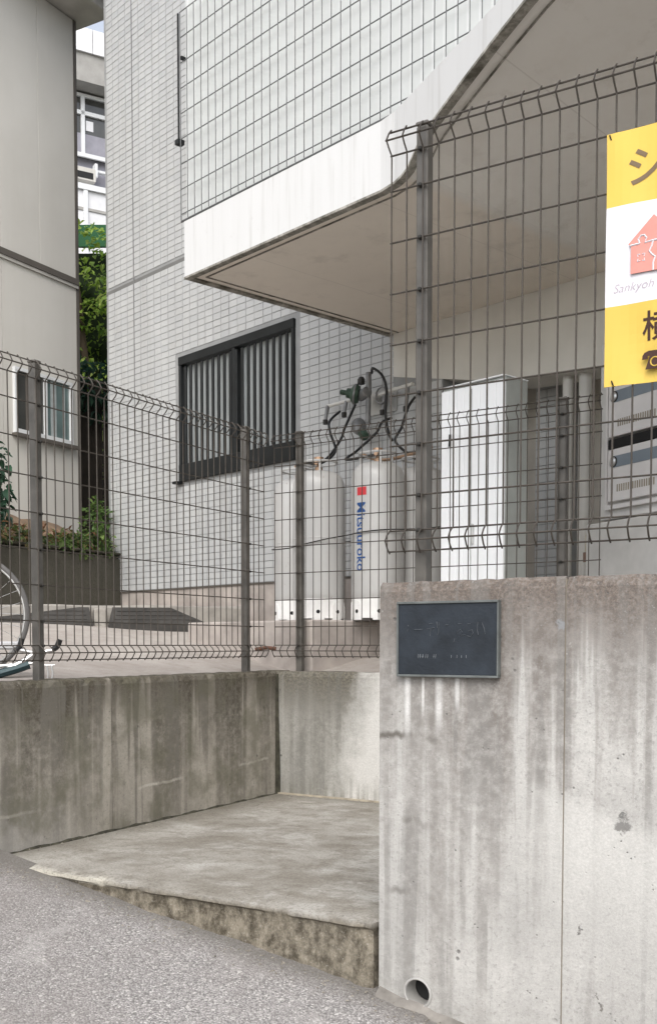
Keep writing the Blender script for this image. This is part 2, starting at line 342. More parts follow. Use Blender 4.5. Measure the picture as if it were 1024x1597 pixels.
M_greencast = plain('green cast regulator', (.05, .085, .06), .45, .1, .3, 20)
M_greycast = plain('grey cast metal', (.22, .22, .22), .5, .4, .25, 20)
M_red = plain('red print', (.62, .05, .06), .5); M_blue = plain('blue print', (.025, .085, .26), .5)
def siding():
    k = N('beige siding'); st = k.noise((4, 4, .25), 5, .6); b = k.noise(1.4, 5); gr = k.noise((60, 60, 3), 3)
    c = k.mix(k.mr(b, .35, .7), (.56, .54, .495), (.61, .59, .545)); c = k.mix(k.mr(st, .5, .78, 0, .35), c, (.48, .455, .41))
    return k.out(c, .7, k.bump(gr, .12, .003), spec=.3)
M_siding = siding()
M_trimdark = plain('brown trim', (.1, .088, .075), .6)
M_trimlite = plain('pale trim', (.5, .48, .44), .6)
M_winwhite = plain('white window frame', (.66, .67, .67), .4, 0, .04)
M_glass_g = plain('greenish pane', (.12, .17, .165), .06, 0, .3, 3, spec=.8)
M_glass_d = plain('dim pane', (.055, .055, .05), .08, 0, .3, 3, spec=.7)
M_curtain = plain('curtain', (.35, .38, .38), .9, 0, .15, (20))
M_block = concrete('old block wall', (.085, .08, .064), (.025, .024, .018), 2.32, .7, (8, 8, .4), .8)
def soil():
    k = N('bare brown soil'); a = k.noise(5, 6, .7); b = k.noise(40, 4, .7)
    c = k.mix(k.mr(a, .35, .65), (.15, .105, .07), (.29, .2, .13)); c = k.mix(k.mr(b, .45, .65, 0, .6), c, (.1, .075, .05))
    return k.out(c, 1, k.bump(b, .8, .02))
M_soil = soil()
def lot_mat():
    k = N('worn brown concrete paving'); a = k.noise((2, 2, 1), 6, .65); b = k.noise((10, 10, 3), 6, .7); g = k.noise(180, 3, .7)
    c = k.mix(k.mr(a, .35, .65), (.33, .295, .265), (.44, .405, .37)); c = k.mix(k.mr(b, .48, .68, 0, .6), c, (.26, .225, .2)); c = k.mix(k.mr(g, .45, .68, 0, .4), c, (.2, .175, .155))
    return k.out(c, .95, k.bump(b, .4, .01))
M_lot = lot_mat()
M_kerb = plain('pale kerb concrete', (.3, .28, .25), .9, 0, .25, 9, grain=70)
M_plate = plain('dark ramp plate', (.045, .042, .038), .7, .1, .35, 9, grain=50)
def leaf_mat(name, a, b, c):
    k = N(name); g = k.n('ShaderNodeNewGeometry'); r = g.outputs['Random Per Island']
    col = k.mix(k.mr(r, 0, .6), a, b); col = k.mix(k.mr(r, .7, 1), col, c)
    m = k.out(col, .45, None, 0, .4)
    k.b.inputs['Subsurface Weight'].default_value = 0
    tr = k.n('ShaderNodeBsdfTranslucent'); k.set(tr.inputs[0], col); ms = k.n('ShaderNodeMixShader'); ms.inputs[0].default_value = .42
    k.t.links.new(k.b.outputs[0], ms.inputs[1]); k.t.links.new(tr.outputs[0], ms.inputs[2]); k.t.links.new(ms.outputs[0], k.t.nodes['Material Output'].inputs[0])
    return m
M_leafA = leaf_mat('bright leaves', (.13, .24, .04), (.33, .46, .08), (.5, .57, .17))
M_leafB = leaf_mat('dark glossy leaves', (.02, .05, .03), (.035, .085, .05), (.05, .12, .07))
M_leafC = leaf_mat('shrub leaves', (.06, .11, .03), (.11, .19, .05), (.2, .28, .08))
M_leafD = leaf_mat('dull mixed leaves', (.04, .065, .03), (.09, .12, .04), (.2, .1, .05))
M_bark = plain('bark', (.09, .065, .045), .9)
M_yellow = plain('yellow banner print', (.63, .44, .08), .5, 0, .07, 3); M_bwhite = plain('white banner print', (.66, .65, .68), .5, 0, .02, 2)
M_ink = plain('brown ink', (.16, .11, .06), .6); M_inkd = plain('dark ink', (.05, .02, .012), .6); M_logo = plain('salmon ink', (.6, .25, .21), .6, 0, .06, 30); M_script = plain('grey ink', (.38, .32, .36), .6)
M_plaque = plain('weathered navy plate', (.018, .023, .03), .5, .1, .35, 14, grain=90); M_engr = plain('worn engraving', (.055, .062, .07), .6, 0, .4, 60); M_engr2 = plain('brighter engraving', (.11, .12, .13), .6, 0, .5, 60)
M_plframe = plain('tarnished frame', (.13, .14, .135), .5, .3, .25, 20)
M_pvc = plain('grey drain pipe', (.36, .35, .33), .5, 0, .1, 20)
M_mail = plain('stainless letter box', (.66, .64, .63), .35, .15, .08, 6); M_mailblue = plain('blue-grey label strip', (.2, .235, .27), .4, .2); M_slot = plain('slot', (.01, .01, .01), .8)
M_hallslot = plain('louvre shadow', (.25, .22, .17), .8); M_mailcase = plain('letter box case', (.58, .57, .55), .5, .05)
M_far = plain('far pale wall', (.66, .66, .67), .8, 0, .06); M_farg = plain('far grey wall', (.33, .32, .3), .8); M_farm = plain('far mauve wall', (.27, .265, .3), .8)
M_farroof = plain('far white parapet', (.74, .74, .75), .8, 0, .04); M_net = plain('green net', (.02, .09, .035), .8); M_board = plain('dark brown boards', (.045, .036, .028), .85, 0, .3, 4)
M_bikedark = plain('bicycle frame paint', (.03, .035, .045), .35, .3); M_tealpaint = plain('dark teal paint', (.02, .04, .045), .35, .3)

# ------------------------------------------------------------------ setting: road, recess floor, lot, terrain
def road_z(a, b): return .476 - (.15 if a < 0 else .225) * min(a, 1.2) - (.13 * (a - 1.2) if a > 1.2 else 0) + .1 * b + .012 * math.sin(a * 2.1 + 1) * math.cos(b * 1.7) - (.02 if b > -.05 else 0) * 0
def grid(xs, ys, zf):
    g = G(); n = len(xs)
    g.add([(x, y, zf(x, y)) for y in ys for x in xs], [(j * n + i, j * n + i + 1, (j + 1) * n + i + 1, (j + 1) * n + i) for j in range(len(ys) - 1) for i in range(n - 1)])
    return g
def lin(a, b, n): return [a + (b - a) * i / (n - 1) for i in range(n)]
g = grid(lin(-1.72, 14, 90), lin(-3, .04, 26), road_z)
g2 = grid(lin(-14, 14, 40), lin(-18, -3, 20), road_z); g.add(g2.v, g2.f)
single('road', g, M_road, FL, 'structure', smooth=True)
g = G().box(-400, 400, -400, 400, -4.2, -4.0); single('ground', g, plain('far earth', (.14, .13, .1), .95), FW, 'structure')
# recess floor: cast slab with a chipped front edge
g = G(); xs = lin(-1.84, 1.6, 124); rnd = random.Random(3)
top, bot = [], []
chip = [(.012 * rnd.random() + (.03 * rnd.random() if rnd.random() < .25 else 0)) for _ in xs]
rows = []
for i, x in enumerate(xs):
    c = chip[i] + (.2 if x > .002 else 0); jag = .012 * math.sin(x * 9) + .008 * math.sin(x * 23)
    rows.append([(x, 2.028, .69), (x, .35, .69 + .004 * math.sin(x * 5)), (x, .03 + c, .69), (x, (.1 if x > .002 else 0) - .012 + chip[i] * .7 + jag * .3, .686 - chip[i] * .3), (x, (.1 if x > .002 else 0) - .01 + chip[i] * .6 + jag * .3, .668), (x, (.1 if x > .002 else 0) + .008 + jag * .3, .66), (x, (.18 if x > .002 else 0) + .004 + jag * .5 + .01 * rnd.random(), .62), (x, (.18 if x > .002 else 0) - .004 + jag * .4 + .014 * rnd.random(), .5), (x, (.18 if x > .002 else 0) - .006, .1)])
m = len(rows[0])
g.add([p for r in rows for p in r], [(i * m + j, i * m + j + 1, (i + 1) * m + j + 1, (i + 1) * m + j) for i in range(len(xs) - 1) for j in range(m - 1)])
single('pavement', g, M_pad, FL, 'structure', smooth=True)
def lot_z(a, b):
    da = max(0, -1.87 - a); db = max(0, b - 2.18)
    d = math.hypot(da, db) if a < -1.87 else db
    s = min(1, max(0, (b + .2) / 2.4)); s = s * s * (3 - 2 * s)
    return 1.335 + .5 * (1 - math.exp(-d / 2)) * s
g = G(); xs = lin(-9, -1.845, 36) + lin(-1.645, 4, 29); ys = lin(-3, 9, 60); n = len(xs)
g.add([(x, y, lot_z(x, y) + .006 * math.sin(x * 6) * math.sin(y * 5)) for y in ys for x in xs],
      [(j * n + i, j * n + i + 1, (j + 1) * n + i + 1, (j + 1) * n + i) for j in range(len(ys) - 1) for i in range(n - 1) if xs[i + 1] <= -1.84 or ys[j] >= 2.08])
single('lot_ground', g, M_lot, FL, 'structure', smooth=True)

# ------------------------------------------------------------------ retaining walls
def wall_panel(x0, x1, y0, y1, z0, z1, rag=.004, seed=1, hole=None):
    """cast panel with a worn top edge; hole = (x, z, r) is a round opening through the front face"""
    r = random.Random(seed); g = G(); n = max(2, int((x1 - x0) / .03)); xs = lin(x0, x1, n)
    pr = []
    for x in xs:
        a, b = r.random() * rag, r.random() * rag
        pr.append([(x, y0, z0), (x, y0, z1 - .03), (x, y0 + .002 + a, z1 - .008 - b), (x, y0 + .01 + b, z1 - a * .6), (x, y1 - .01, z1 - b * .6), (x, y1, z1 - .01), (x, y1, z0)])
    m = len(pr[0])
    for i in range(n - 1):
        for j in range(m - 1):
            if j == 0: continue
            g.add([pr[i][j], pr[i + 1][j], pr[i + 1][j + 1], pr[i][j + 1]], [(0, 1, 2, 3)])
    g.add(pr[0], [tuple(range(m))]); g.add(pr[-1], [tuple(range(m - 1, -1, -1))])
    zt = z1 - .03
    if not hole: g.add([(x0, y0, z0), (x1, y0, z0), (x1, y0, zt), (x0, y0, zt)], [(0, 1, 2, 3)])
    else:
        hx, hz, hr = hole; q = hr * 1.5
        for (a, b, c, d) in ((x0, hx - q, z0, zt), (hx + q, x1, z0, zt), (hx - q, hx + q, z0, hz - q), (hx - q, hx + q, hz + q, zt)):
            g.add([(a, y0, c), (b, y0, c), (b, y0, d), (a, y0, d)], [(0, 1, 2, 3)])
        k = 32; ring = []; sq = []
        for i in range(k):
            t = 2 * math.pi * (i + .5) / k; c, s = math.cos(t), math.sin(t); e = q / max(abs(c), abs(s))
            ring.append((hx + hr * c, y0, hz + hr * s)); sq.append((hx + e * c, y0, hz + e * s))
        g.add(ring + sq, [(i, (i + 1) % k, k + (i + 1) % k, k + i) for i in range(k)])
        for sx, sz in ((1, 1), (-1, 1), (-1, -1), (1, -1)):
            cs = sorted(range(k), key=lambda i: math.hypot(sq[i][0] - hx - sx * q, sq[i][2] - hz - sz * q))[:2]
            g.add([sq[cs[0]], sq[cs[1]], (hx + sx * q, y0, hz + sz * q)], [(0, 1, 2)])
        g.add([p for p in ring] + [(p[0], y1 - .005, p[2]) for p in ring], [(i, (i + 1) % k, k + (i + 1) % k, k + i) for i in range(k)])
    return g
t = Thing('retaining_wall', 'tall streaked concrete wall by the road carrying the dark name plate', 'wall', FL, (0, 0, 0))
t.part('wall_panel', wall_panel(0, .551, 0, .16, .1, 1.678, .007, 1, (.127, .502, .046)), M_front, label='concrete panel with the drain hole')
t.part('wall_panel', wall_panel(.5545, 3.4, .0015, .16, -.3, 1.678, .007, 2), M_front)
t.part('joint_filler', G().box(.5505, .555, .003, .15, .1, 1.67), plain('joint filler', (.2, .175, .14), .95))
pp = t.part('drain_pipe', G().lathe([(.038, .2), (.038, -.002), (.0405, -.004), (.0455, -.002), (.0455, .155), (.0455, .2)], (.127, 0, .502), 32, 0, (0, 1, 0)), M_pvc, smooth=True)
t.part('pipe_darkness', G().lathe([(.0378, .06), (.0378, .065)], (.127, 0, .502), 24, 0, (0, 1, 0)), M_dark, parent=pp)
# a rough mortar fillet at the foot of the wall
g = G(); rr = random.Random(5); xs = lin(.004, 3.3, 90)
pf = [[(x, -.02 - .02 * rr.random(), road_z(x, -.03) - .002), (x, -.012 - .008 * rr.random(), road_z(x, 0) + .004 + .004 * rr.random()), (x, .002, road_z(x, 0) + .01 + .008 * rr.random())] for x in xs]
g.add([p for q in pf for p in q], [(i * 3 + j, i * 3 + j + 1, (i + 1) * 3 + j + 1, (i + 1) * 3 + j) for i in range(len(xs) - 1) for j in range(2)])
t.part('mortar_fillet', g, plain('rough mortar', (.2, .185, .165), .95, 0, .35, 14, grain=60), smooth=True)

t = Thing('retaining_wall', 'low dark stained concrete wall on the left under the mesh fence', 'wall', FS, (0, 0, 0))
t.part('wall_panel', wall_panel(-3.2, .706, 0, .15, .15, 1.356, .008, 3), M_side)
t.part('wall_panel', wall_panel(.71, 2.18, .0015, .15, .3, 1.356, .008, 4), M_side)
M_moss = plain('black moss', (.045, .042, .03), 1, 0, .6, 30, grain=60)
t.part('foot_gap', G().tube([(x_, -.002, .688 + .003 * math.sin(x_ * 31)) for x_ in lin(.1, 2.03, 60)], [.006 + .004 * abs(math.sin(i * 1.7)) for i in range(60)], 5), M_moss)
t = Thing('retaining_wall', 'short pale concrete wall closing the back of the recess', 'wall', FL, (-1.72, 2.03, 0))
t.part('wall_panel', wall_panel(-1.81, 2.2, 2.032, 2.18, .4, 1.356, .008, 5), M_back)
t.part('corner_gap', G().tube([(-1.782, 2.027, .68), (-1.778, 2.025, .9), (-1.783, 2.027, 1.1), (-1.781, 2.027, 1.34)], [.02, .014, .012, .008], 6), M_moss)
t.part('pavement_joint', G().box(-1.78, 2.2, 2.014, 2.034, .68, .698), plain('sandy joint', (.36, .32, .25), 1, 0, .3, 20))

# ------------------------------------------------------------------ name plate on the front wall
t = Thing('name_plate', 'dark navy name plate with thin metal frame on concrete wall', 'plaque', FL, (.22, 0, 1.41))
t.part('plate', G().box(.071, .37, -.017, -.001, 1.415, 1.612), M_plaque, bevel=.001)
for a in ((.066, .374, 1.612, 1.6185), (.066, .374, 1.4085, 1.415)): t.part('frame_bar', G().box(a[0], a[1], -.022, -.0005, a[2], a[3]), M_plframe, bevel=.001)
for a in ((.0655, .071), (.37, .3745)): t.part('frame_bar', G().box(a[0], a[1], -.021, -.0008, 1.415, 1.612), M_plframe, bevel=.001)
# worn, hardly legible engraving: only its strokes are left
strokes = [[(.10, 1.553), (.103, 1.55)], [(.10, 1.541), (.1, 1.535)], [(.12, 1.54), (.147, 1.541)], [(.16, 1.542), (.184, 1.545)], [(.166, 1.556), (.178, 1.557)], [(.172, 1.541), (.17, 1.522)], [(.19, 1.562), (.192, 1.545)], [(.197, 1.56), (.196, 1.532), (.193, 1.525)], [(.214, 1.552), (.226, 1.553)],
           [(.255, 1.555), (.268, 1.556)], [(.25, 1.53), (.262, 1.54), (.27, 1.532), (.262, 1.524), (.277, 1.525)], [(.284, 1.555), (.292, 1.556)], [(.285, 1.535), (.297, 1.539), (.3, 1.53), (.292, 1.52), (.283, 1.522)], [(.314, 1.56), (.312, 1.54), (.315, 1.525)], [(.326, 1.558), (.333, 1.54), (.335, 1.527)], [(.246, 1.515), (.242, 1.505)]]
for s in strokes: t.part('engraved_stroke', G().tube([(x, -.0175, z) for x, z in s], .0011, 4), M_engr)
for x in (.133, .139, .147, .156, .162, .181, .187): t.part('engraved_stroke', G().tube([(x, -.0175, 1.461), (x + .001, -.0175, 1.472)], .0012, 4), M_engr2); t.part('engraved_stroke', G().tube([(x - .002, -.0178, 1.4655), (x + .003, -.0178, 1.466)], .0009, 4), M_engr2)
for x in (.235, .252, .266, .28): t.part('engraved_stroke', G().tube([(x, -.0175, 1.462), (x, -.0175, 1.47)], .0009, 4), M_engr2)

# ------------------------------------------------------------------ welded mesh fences
RAILS = [(-.16, -.004), (-.13, -.03), (-.1, 0)] + [(.1445 * i, 0) for i in range(7)] + [(.967, 0), (.999, -.03), (1.031, -.004)]
def wire_path(zr):
    p = [(0, -.004, zr - .166), (0, -.018, zr - .152), (0, -.03, zr - .13), (0, -.018, zr - .112), (0, 0, zr - .098), (0, 0, zr), (0, 0, zr + .867), (0, 0, zr + .966), (0, -.018, zr + .983), (0, -.03, zr + .999), (0, -.018, zr + 1.02), (0, -.003, zr + 1.036)]
    return p
def fence(name, label, frame, y, x0, x1, zr, posts, zbase, first=0):
    t = Thing(name, label, 'fence', frame, (x0, y, zbase), 'brown welded mesh fences')
    me = mesh(G().tube(wire_path(0), .0026, 6), 'vertical_wire', M_wire, smooth=True)
    n = int(round((x1 - x0) / .05))
    rw = random.Random(len(label))
    for o in t.copies('vertical_wire', me, [(x0 + i * .05, y, zr) for i in range(n + 1)]): o.rotation_euler = (rw.uniform(-.0015, .0015), rw.uniform(-.0015, .0015), rw.uniform(-.06, .06))
    for dz, dy in RAILS:
        t.part('horizontal_wire', G().tube([(x0 - .006, y + dy + .005, zr + dz), (x1 + .006, y + dy + .005, zr + dz)], .0027, 6), M_wire, smooth=True)
    for px in posts:
        p = t.part('post', G().box(px - .018, px + .018, y + .012, y + .05, zbase - .01, zr + 1.035), M_post, bevel=.004)
        t.part('post_cap', G().box(px - .02, px + .02, y + .01, y + .052, zr + 1.0355, zr + 1.046), M_post, parent=p, bevel=.003)
        for dz, dy in RAILS:
            if dy == 0: t.part('clip', G().box(px - .005, px + .006, y - .004, y + .0125, zr + dz - .006, zr + dz + .004), M_clip, parent=p, bevel=.002)
    return t
fence('mesh_fence', 'brown mesh fence on the tall road wall, carrying the yellow banner', FL, .062, 0, 2.6, 1.928, (.09, 2.09), 1.676)
fence('mesh_fence', 'brown mesh fence along the left wall in front of the bicycle', FS, .06, -1.65, 2.0, 1.594, (-1.03, .372, 1.868), 1.354)
tb = fence('mesh_fence', 'brown mesh fence on the back wall in front of the gas cylinders', FL, 2.09, -1.84, -.04, 1.594, (-1.695, -.225), 1.354)
tb.part('corner_bracket', G().tube([(-1.83, 2.085, 1.475), (-1.88, 2.06, 1.48), (-1.93, 2.03, 1.47)], .012, 6), plain('rusty bracket', (.12, .06, .04), .8, .2, .4, 30), smooth=True)

# ------------------------------------------------------------------ banner tied to the front fence
t = Thing('banner', 'yellow and white printed banner tied to the mesh fence', 'banner', FL, (.95, .05, 2.15))
BY = .052
def bwave(x, z): return BY + .0045 * math.sin(x * 15 + z * 7) * math.sin(z * 9 + 1) + .002 * math.sin(x * 40 + z * 13)
def sheet(z0a, z1a):
    g = G(); xs = lin(.63, 1.29, 34); zs = lin(z0a, z1a, 9); n = len(xs)
    f = bwave
    for dy in (0, .0012):
        v = [(x, f(x, z) + dy, z) for z in zs for x in xs]; g.add(v, [(j * n + i, j * n + i + 1, (j + 1) * n + i + 1, (j + 1) * n + i) for j in range(len(zs) - 1) for i in range(n - 1)])
    g.add([(.63, f(.63, z) + d, z) for z in zs for d in (0, .0012)], [(2 * i, 2 * i + 1, 2 * i + 3, 2 * i + 2) for i in range(len(zs) - 1)])
    return g
t.part('yellow_field', sheet(2.607, 2.789), M_yellow); t.part('white_field', sheet(2.359, 2.607), M_bwhite); t.part('yellow_field', sheet(2.158, 2.359), M_yellow)
pl = lambda ox, oz, dy=.0012: (lambda x, y: (ox + x, bwave(ox + x, oz + y) - dy, oz + y))
t.part('lettering', text_geo('シ', .105, pl(.677, 2.655), .0012), M_ink)
t.part('lettering', text_geo('横', .078, pl(.724, 2.268), .0008), M_inkd)
tel = t.part('telephone_sign', G().slab_xz([(.7285, 2.213), (.729, 2.222), (.734, 2.229), (.744, 2.233), (.777, 2.233), (.787, 2.229), (.792, 2.222), (.7925, 2.213), (.78, 2.213), (.779, 2.219), (.773, 2.222), (.784, 2.188), (.737, 2.188), (.748, 2.222), (.742, 2.219), (.741, 2.213)], BY - .0085, BY - .006), M_inkd)
t.part('dial_ring', G().tube([(.7605 + .011 * math.cos(q * .4189), BY - .0088, 2.205 + .011 * math.sin(q * .4189)) for q in range(15)], .0016, 4, closed=True), M_yellow, parent=tel)
t.part('lettering', text_geo('Sankyoh', .031, (lambda x, y: (.649 + x + .3 * y, bwave(.649 + x + .3 * y, 2.391 + y) - .0012, 2.391 + y)), -.0005), M_script)
lg = t.part('house_emblem', G().slab_xz([(.689, 2.504), (.752, 2.566), (.815, 2.504), (.808, 2.5), (.808, 2.43), (.696, 2.43), (.696, 2.5)], BY - .0085, BY - .006), M_logo)
g = G()
def line(pts, r=.0022): g.tube([(x, BY - .0088, z) for x, z in pts], r, 4)
line([(.694, 2.5), (.718, 2.501)]); line([(.718, 2.501), (.714, 2.512), (.721, 2.52), (.729, 2.52), (.735, 2.512), (.731, 2.501), (.752, 2.503), (.81, 2.5)])
line([(.752, 2.503), (.748, 2.49), (.742, 2.478), (.75, 2.468), (.757, 2.462), (.752, 2.448), (.752, 2.43)])
for q in range(4):
    a0 = q * math.pi / 2 + .78; line([(.722 + .008 * math.cos(a0 + .5), 2.466 + .008 * math.sin(a0 + .5)), (.722 + .013 * math.cos(a0), 2.466 + .013 * math.sin(a0)), (.722 + .008 * math.cos(a0 - .5), 2.466 + .008 * math.sin(a0 - .5))], .0013)
t.part('emblem_lines', g, M_bwhite, parent=lg)
for x, z in ((.637, 2.78), (.65, 2.166)): t.part('cable_tie', G().tube([(x, BY - .006, z + .006), (x + .004, BY - .004, z - .006), (x + .002, BY + .016, z - .004), (x, BY + .014, z + .006)], .0018, 5), M_slot)

# ------------------------------------------------------------------ tiled building
t = Thing('tiled_building', 'pale tiled apartment building with overhanging white banded upper floor', 'building', FB, (0, 0, 1.5))
WX0, WX1, WZ0, WZ1 = -2.314, -.943, 2.80, 3.757
X0 = -3.42
g = G()
for a in ((X0, WX0, 1.95, 7.8), (WX1, .42, 1.95, 7.8), (WX0, WX1, 1.95, WZ0), (WX0, WX1, WZ1, 7.8)): g.box(a[0], a[1], 0, .2, a[2], a[3])
g.box(X0, .42, .2, 4, 1.2, 7.8)
wall = t.part('wall', g, M_grout)
t.part('upper_storey', G().box(.421, 4.5, .26, 4, 3.2, 7.8), M_beam)
t.part('plinth', G().box(X0 + .01, .415, .002, .19, 1.2, 1.949), M_plinth)
t.part('plinth_cap', G().box(X0, .416, -.006, .19, 1.938, 1.9495), M_trimdark)
# tiles: 100 x 50 mm, stacked, every second upright joint wider; expansion joints
TW = .1; tiles = []
rt = random.Random(11)
cols = int((.42 - X0) / TW)
for i in range(cols):
    x = .415 - (i + 1) * TW
    for j in range(int((7.75 - 1.955) / .05)):
        z = 1.955 + j * .05
        if WX0 - .01 < x + .095 and x < WX1 + .01 and WZ0 - .02 < z + .045 and z < WZ1 + .01: continue
        if x > -.02 and z > 3.1: continue
        if abs(z + .0225 - 4.515) < .02: continue
        tiles.append((x, z, i))
def visible(x, z):
    if z < 2.5 and x > -1.15: return False
    tt = 4.72 / (4.72 - x) if x < 0 else 1
    return 1.5 + tt * (z - 1.5) < 3.40
def tile_geo(wd, hg): return G().add([(0, -.004, 0), (wd, -.004, 0), (wd, -.004, hg), (0, -.004, hg), (0, .004, 0), (wd, .004, 0), (wd, .004, hg), (0, .004, hg)], [(0, 1, 2, 3), (0, 3, 7, 4), (1, 5, 6, 2), (3, 2, 6, 7), (0, 4, 5, 1)])
tiles.sort(key=lambda q: -q[0]); near = [q for q in tiles if visible(q[0], q[1])][:300]; ns = set((q[0], q[1]) for q in near)
def tdim(i): return (.0925, .004) if i % 2 == 0 else (.0945, .0015)
tm = {k: mesh(tile_geo(tdim(k)[0], .0445), 'tile', M_tile) for k in (0, 1)}
for x, z, i in near:
    o = bpy.data.objects.new('tile', tm[i % 2]); COL.objects.link(o); o.parent = wall
    o.location = Vector((x + tdim(i)[1], rt.uniform(-.0006, .0006), z)) - t.l; o.rotation_euler = (rt.uniform(-.006, .006), 0, rt.uniform(-.005, .005))
g = G()
for x, z, i in tiles:
    if (x, z) in ns: continue
    wd, ox = tdim(i)
    if abs(x + TW + 2.985) < .051: wd -= .006
    q = tile_geo(wd, .0445); dy = rt.uniform(-.0007, .0007); tl = rt.uniform(-.0005, .0005)
    g.add([(p[0] + x + ox, p[1] + dy + (tl if p[2] > 0 else 0), p[2] + z) for p in q.v], q.f)
t.part('tile_field', g, M_tile, parent=wall, kind='stuff')
t.part('expansion_joint', G().box(-2.99, -2.978, -.0062, .002, 1.955, 7.75), plain('sealant', (.2, .2, .2), .8))
t.part('expansion_joint', G().box(X0, .41, -.0025, .002, 4.5, 4.53), plain('sealant line', (.17, .17, .165), .8))
# window with upright bars
wd = t.part('window', G().box(WX0, WX1, .045, .09, WZ0, WZ1), M_frost, label='frosted window behind black upright bars')
F = lambda nme, *b, **k: t.part(nme, G().box(*b), M_black, parent=wd, bevel=.002, **k)
F('window_frame', WX0 - .01, WX1 + .01, -.024, .044, WZ1 - .06, WZ1 + .005); F('window_frame', WX0 - .01, WX1 + .01, -.024, .044, WZ0 - .012, WZ0 + .12)
F('window_frame', WX0 - .008, WX0 + .02, -.022, .044, WZ0 + .12, WZ1 - .06); F('window_frame', WX1 - .018, WX1 + .008, -.022, .044, WZ0 + .12, WZ1 - .06)
F('mullion', -1.64, -1.604, -.02, .044, WZ0 + .12, WZ1 - .06)
bars = mesh(G().box(-.0125, .0125, -.014, 0, WZ0 + .115, WZ1 - .08), 'window_bar', M_black, bevel=.002)
for i in range(18):
    x = WX0 + .075 + i * .0722
    if -1.655 < x < -1.59: continue
    o = bpy.data.objects.new('window_bar', bars); COL.objects.link(o); o.parent = wd; o.location = Vector((x, -.006, 0)) - Vector((t.l.x, t.l.y, t.l.z))
t.part('bracket', G().box(WX0 - .05, WX0 + .02, -.06, -.005, WZ0 - .03, WZ0 - .012), M_black, parent=wd)
# overhanging slab: plan outline, band, drip edge, soffit
KX, KY = 1.49, -1.573; ca, sa = math.cos(R(20.3)), math.sin(R(20.3))
_line = [(-.03, -.002, 3.457), (-.03, -1.567, 3.457), (.75, -1.57, 3.457), (KX - .05, KY, 3.457)]
for d_, zl in ((.05, 3.457), (.12, 3.458), (.17, 3.466), (.22, 3.495), (.28, 3.53), (.34, 3.548), (.46, 3.572), (.62, 3.6), (.84, 3.635), (1.05, 3.662), (1.5, 3.69), (3.2, 3.71)):
    _line.append((KX + d_ * ca, KY - d_ * sa, zl))
EX, EY = _line[-1][:2]
def offs(d):                                # the outer outline moved inwards by d
    out = []
    for i, p in enumerate(_line):
        ns_ = []
        for a_, b_ in ((i - 1, i), (i, i + 1)):
            if 0 <= a_ and b_ < len(_line):
                dx, dy = _line[b_][0] - _line[a_][0], _line[b_][1] - _line[a_][1]; l_ = math.hypot(dx, dy); ns_.append((-dy / l_, dx / l_))
        nx, ny = sum(q[0] for q in ns_) / len(ns_), sum(q[1] for q in ns_) / len(ns_); m2 = nx * nx + ny * ny
        q = (p[0] + nx / m2 * d, p[1] + ny / m2 * d); k_ = min(1, max(0, d / max(.2, abs(p[1]))))
        out.append((*q, p[2] + (3.457 - p[2]) * k_))
    return out
g = G(); L1 = _line[1:]; n = len(L1)
lo_o = list(L1); up_o = [(p[0], p[1], 3.747) for p in L1]; lo_i = [(p[0], -.002, 3.457) for p in L1]; up_i = [(p[0], -.002, 3.747) for p in L1]
g.add(lo_o + up_o, [(i, i + 1, n + i + 1, n + i) for i in range(n - 1)], 0)                      # band
for i in range(n - 1):                                                                            # soffit, in strips so that it can warp
    for j in range(6):
        P4 = []
        for (ii, jj) in ((i, j), (i + 1, j), (i + 1, j + 1), (i, j + 1)):
            t_ = jj / 6; P4.append(tuple(lo_o[ii][c] * (1 - t_) + lo_i[ii][c] * t_ for c in range(3)))
        g.add(P4, [(3, 2, 1, 0)], 1)
g.add(up_o + up_i, [(i, i + 1, n + i + 1, n + i) for i in range(n - 1)], 0)
g.add([lo_o[0], up_o[0], up_i[0], lo_i[0]], [(0, 1, 2, 3)], 0); g.add([lo_o[-1], up_o[-1], up_i[-1], lo_i[-1]], [(3, 2, 1, 0)], 0)
slab = t.part('overhang', g, [M_white, M_soffit])
def strip(d0, d1, drop):
    a, b = offs(d0), offs(d1); g = G()
    for i in range(len(a) - 1):
        v = [(p[0], p[1], p[2] - drop) for p in (a[i], a[i + 1], b[i + 1], b[i])] + [(p[0], p[1], p[2] + (-.0006 if d0 >= 0 else -.0006)) for p in (a[i], a[i + 1], b[i + 1], b[i])]
        g.add(v, [(0, 3, 2, 1), (4, 5, 6, 7), (0, 1, 5, 4), (1, 2, 6, 5), (2, 3, 7, 6), (3, 0, 4, 7)])
    return g
t.part('drip_edge', strip(-.003, .034, .011), M_grime, parent=slab)
t.part('drip_groove', strip(.08, .087, .005), M_grime, parent=slab)
# white upper wall with thin pale strips standing in for reflected light between wires
up = t.part('upper_wall', G().prism([(-.055, -1.535), (4.4, -1.535), (4.4, 0), (-.055, 0)], 3.747, 7.6), plain('pale upper wall', (.57, .585, .572), .5, 0, .05, 3))
glint = mesh(G().box(-.006, .006, -.006, .002, 3.75, 7.6), 'wall_glint', plain('pale rib', (.62, .63, .62), .5, 0, .03))
for i in range(46):
    o = bpy.data.objects.new('wall_glint', glint); COL.objects.link(o); o.parent = up; o.location = Vector((-.03 + i * .062, -1.535, 0)) - t.l
# haunched beam behind the soffit
t.part('beam', G().slab_xz([(0, 3.456), (0, 3.19), (.9, 3.0), (1.6, 2.96), (4.5, 2.96), (4.5, 3.456)], -.003, .255), M_beam)
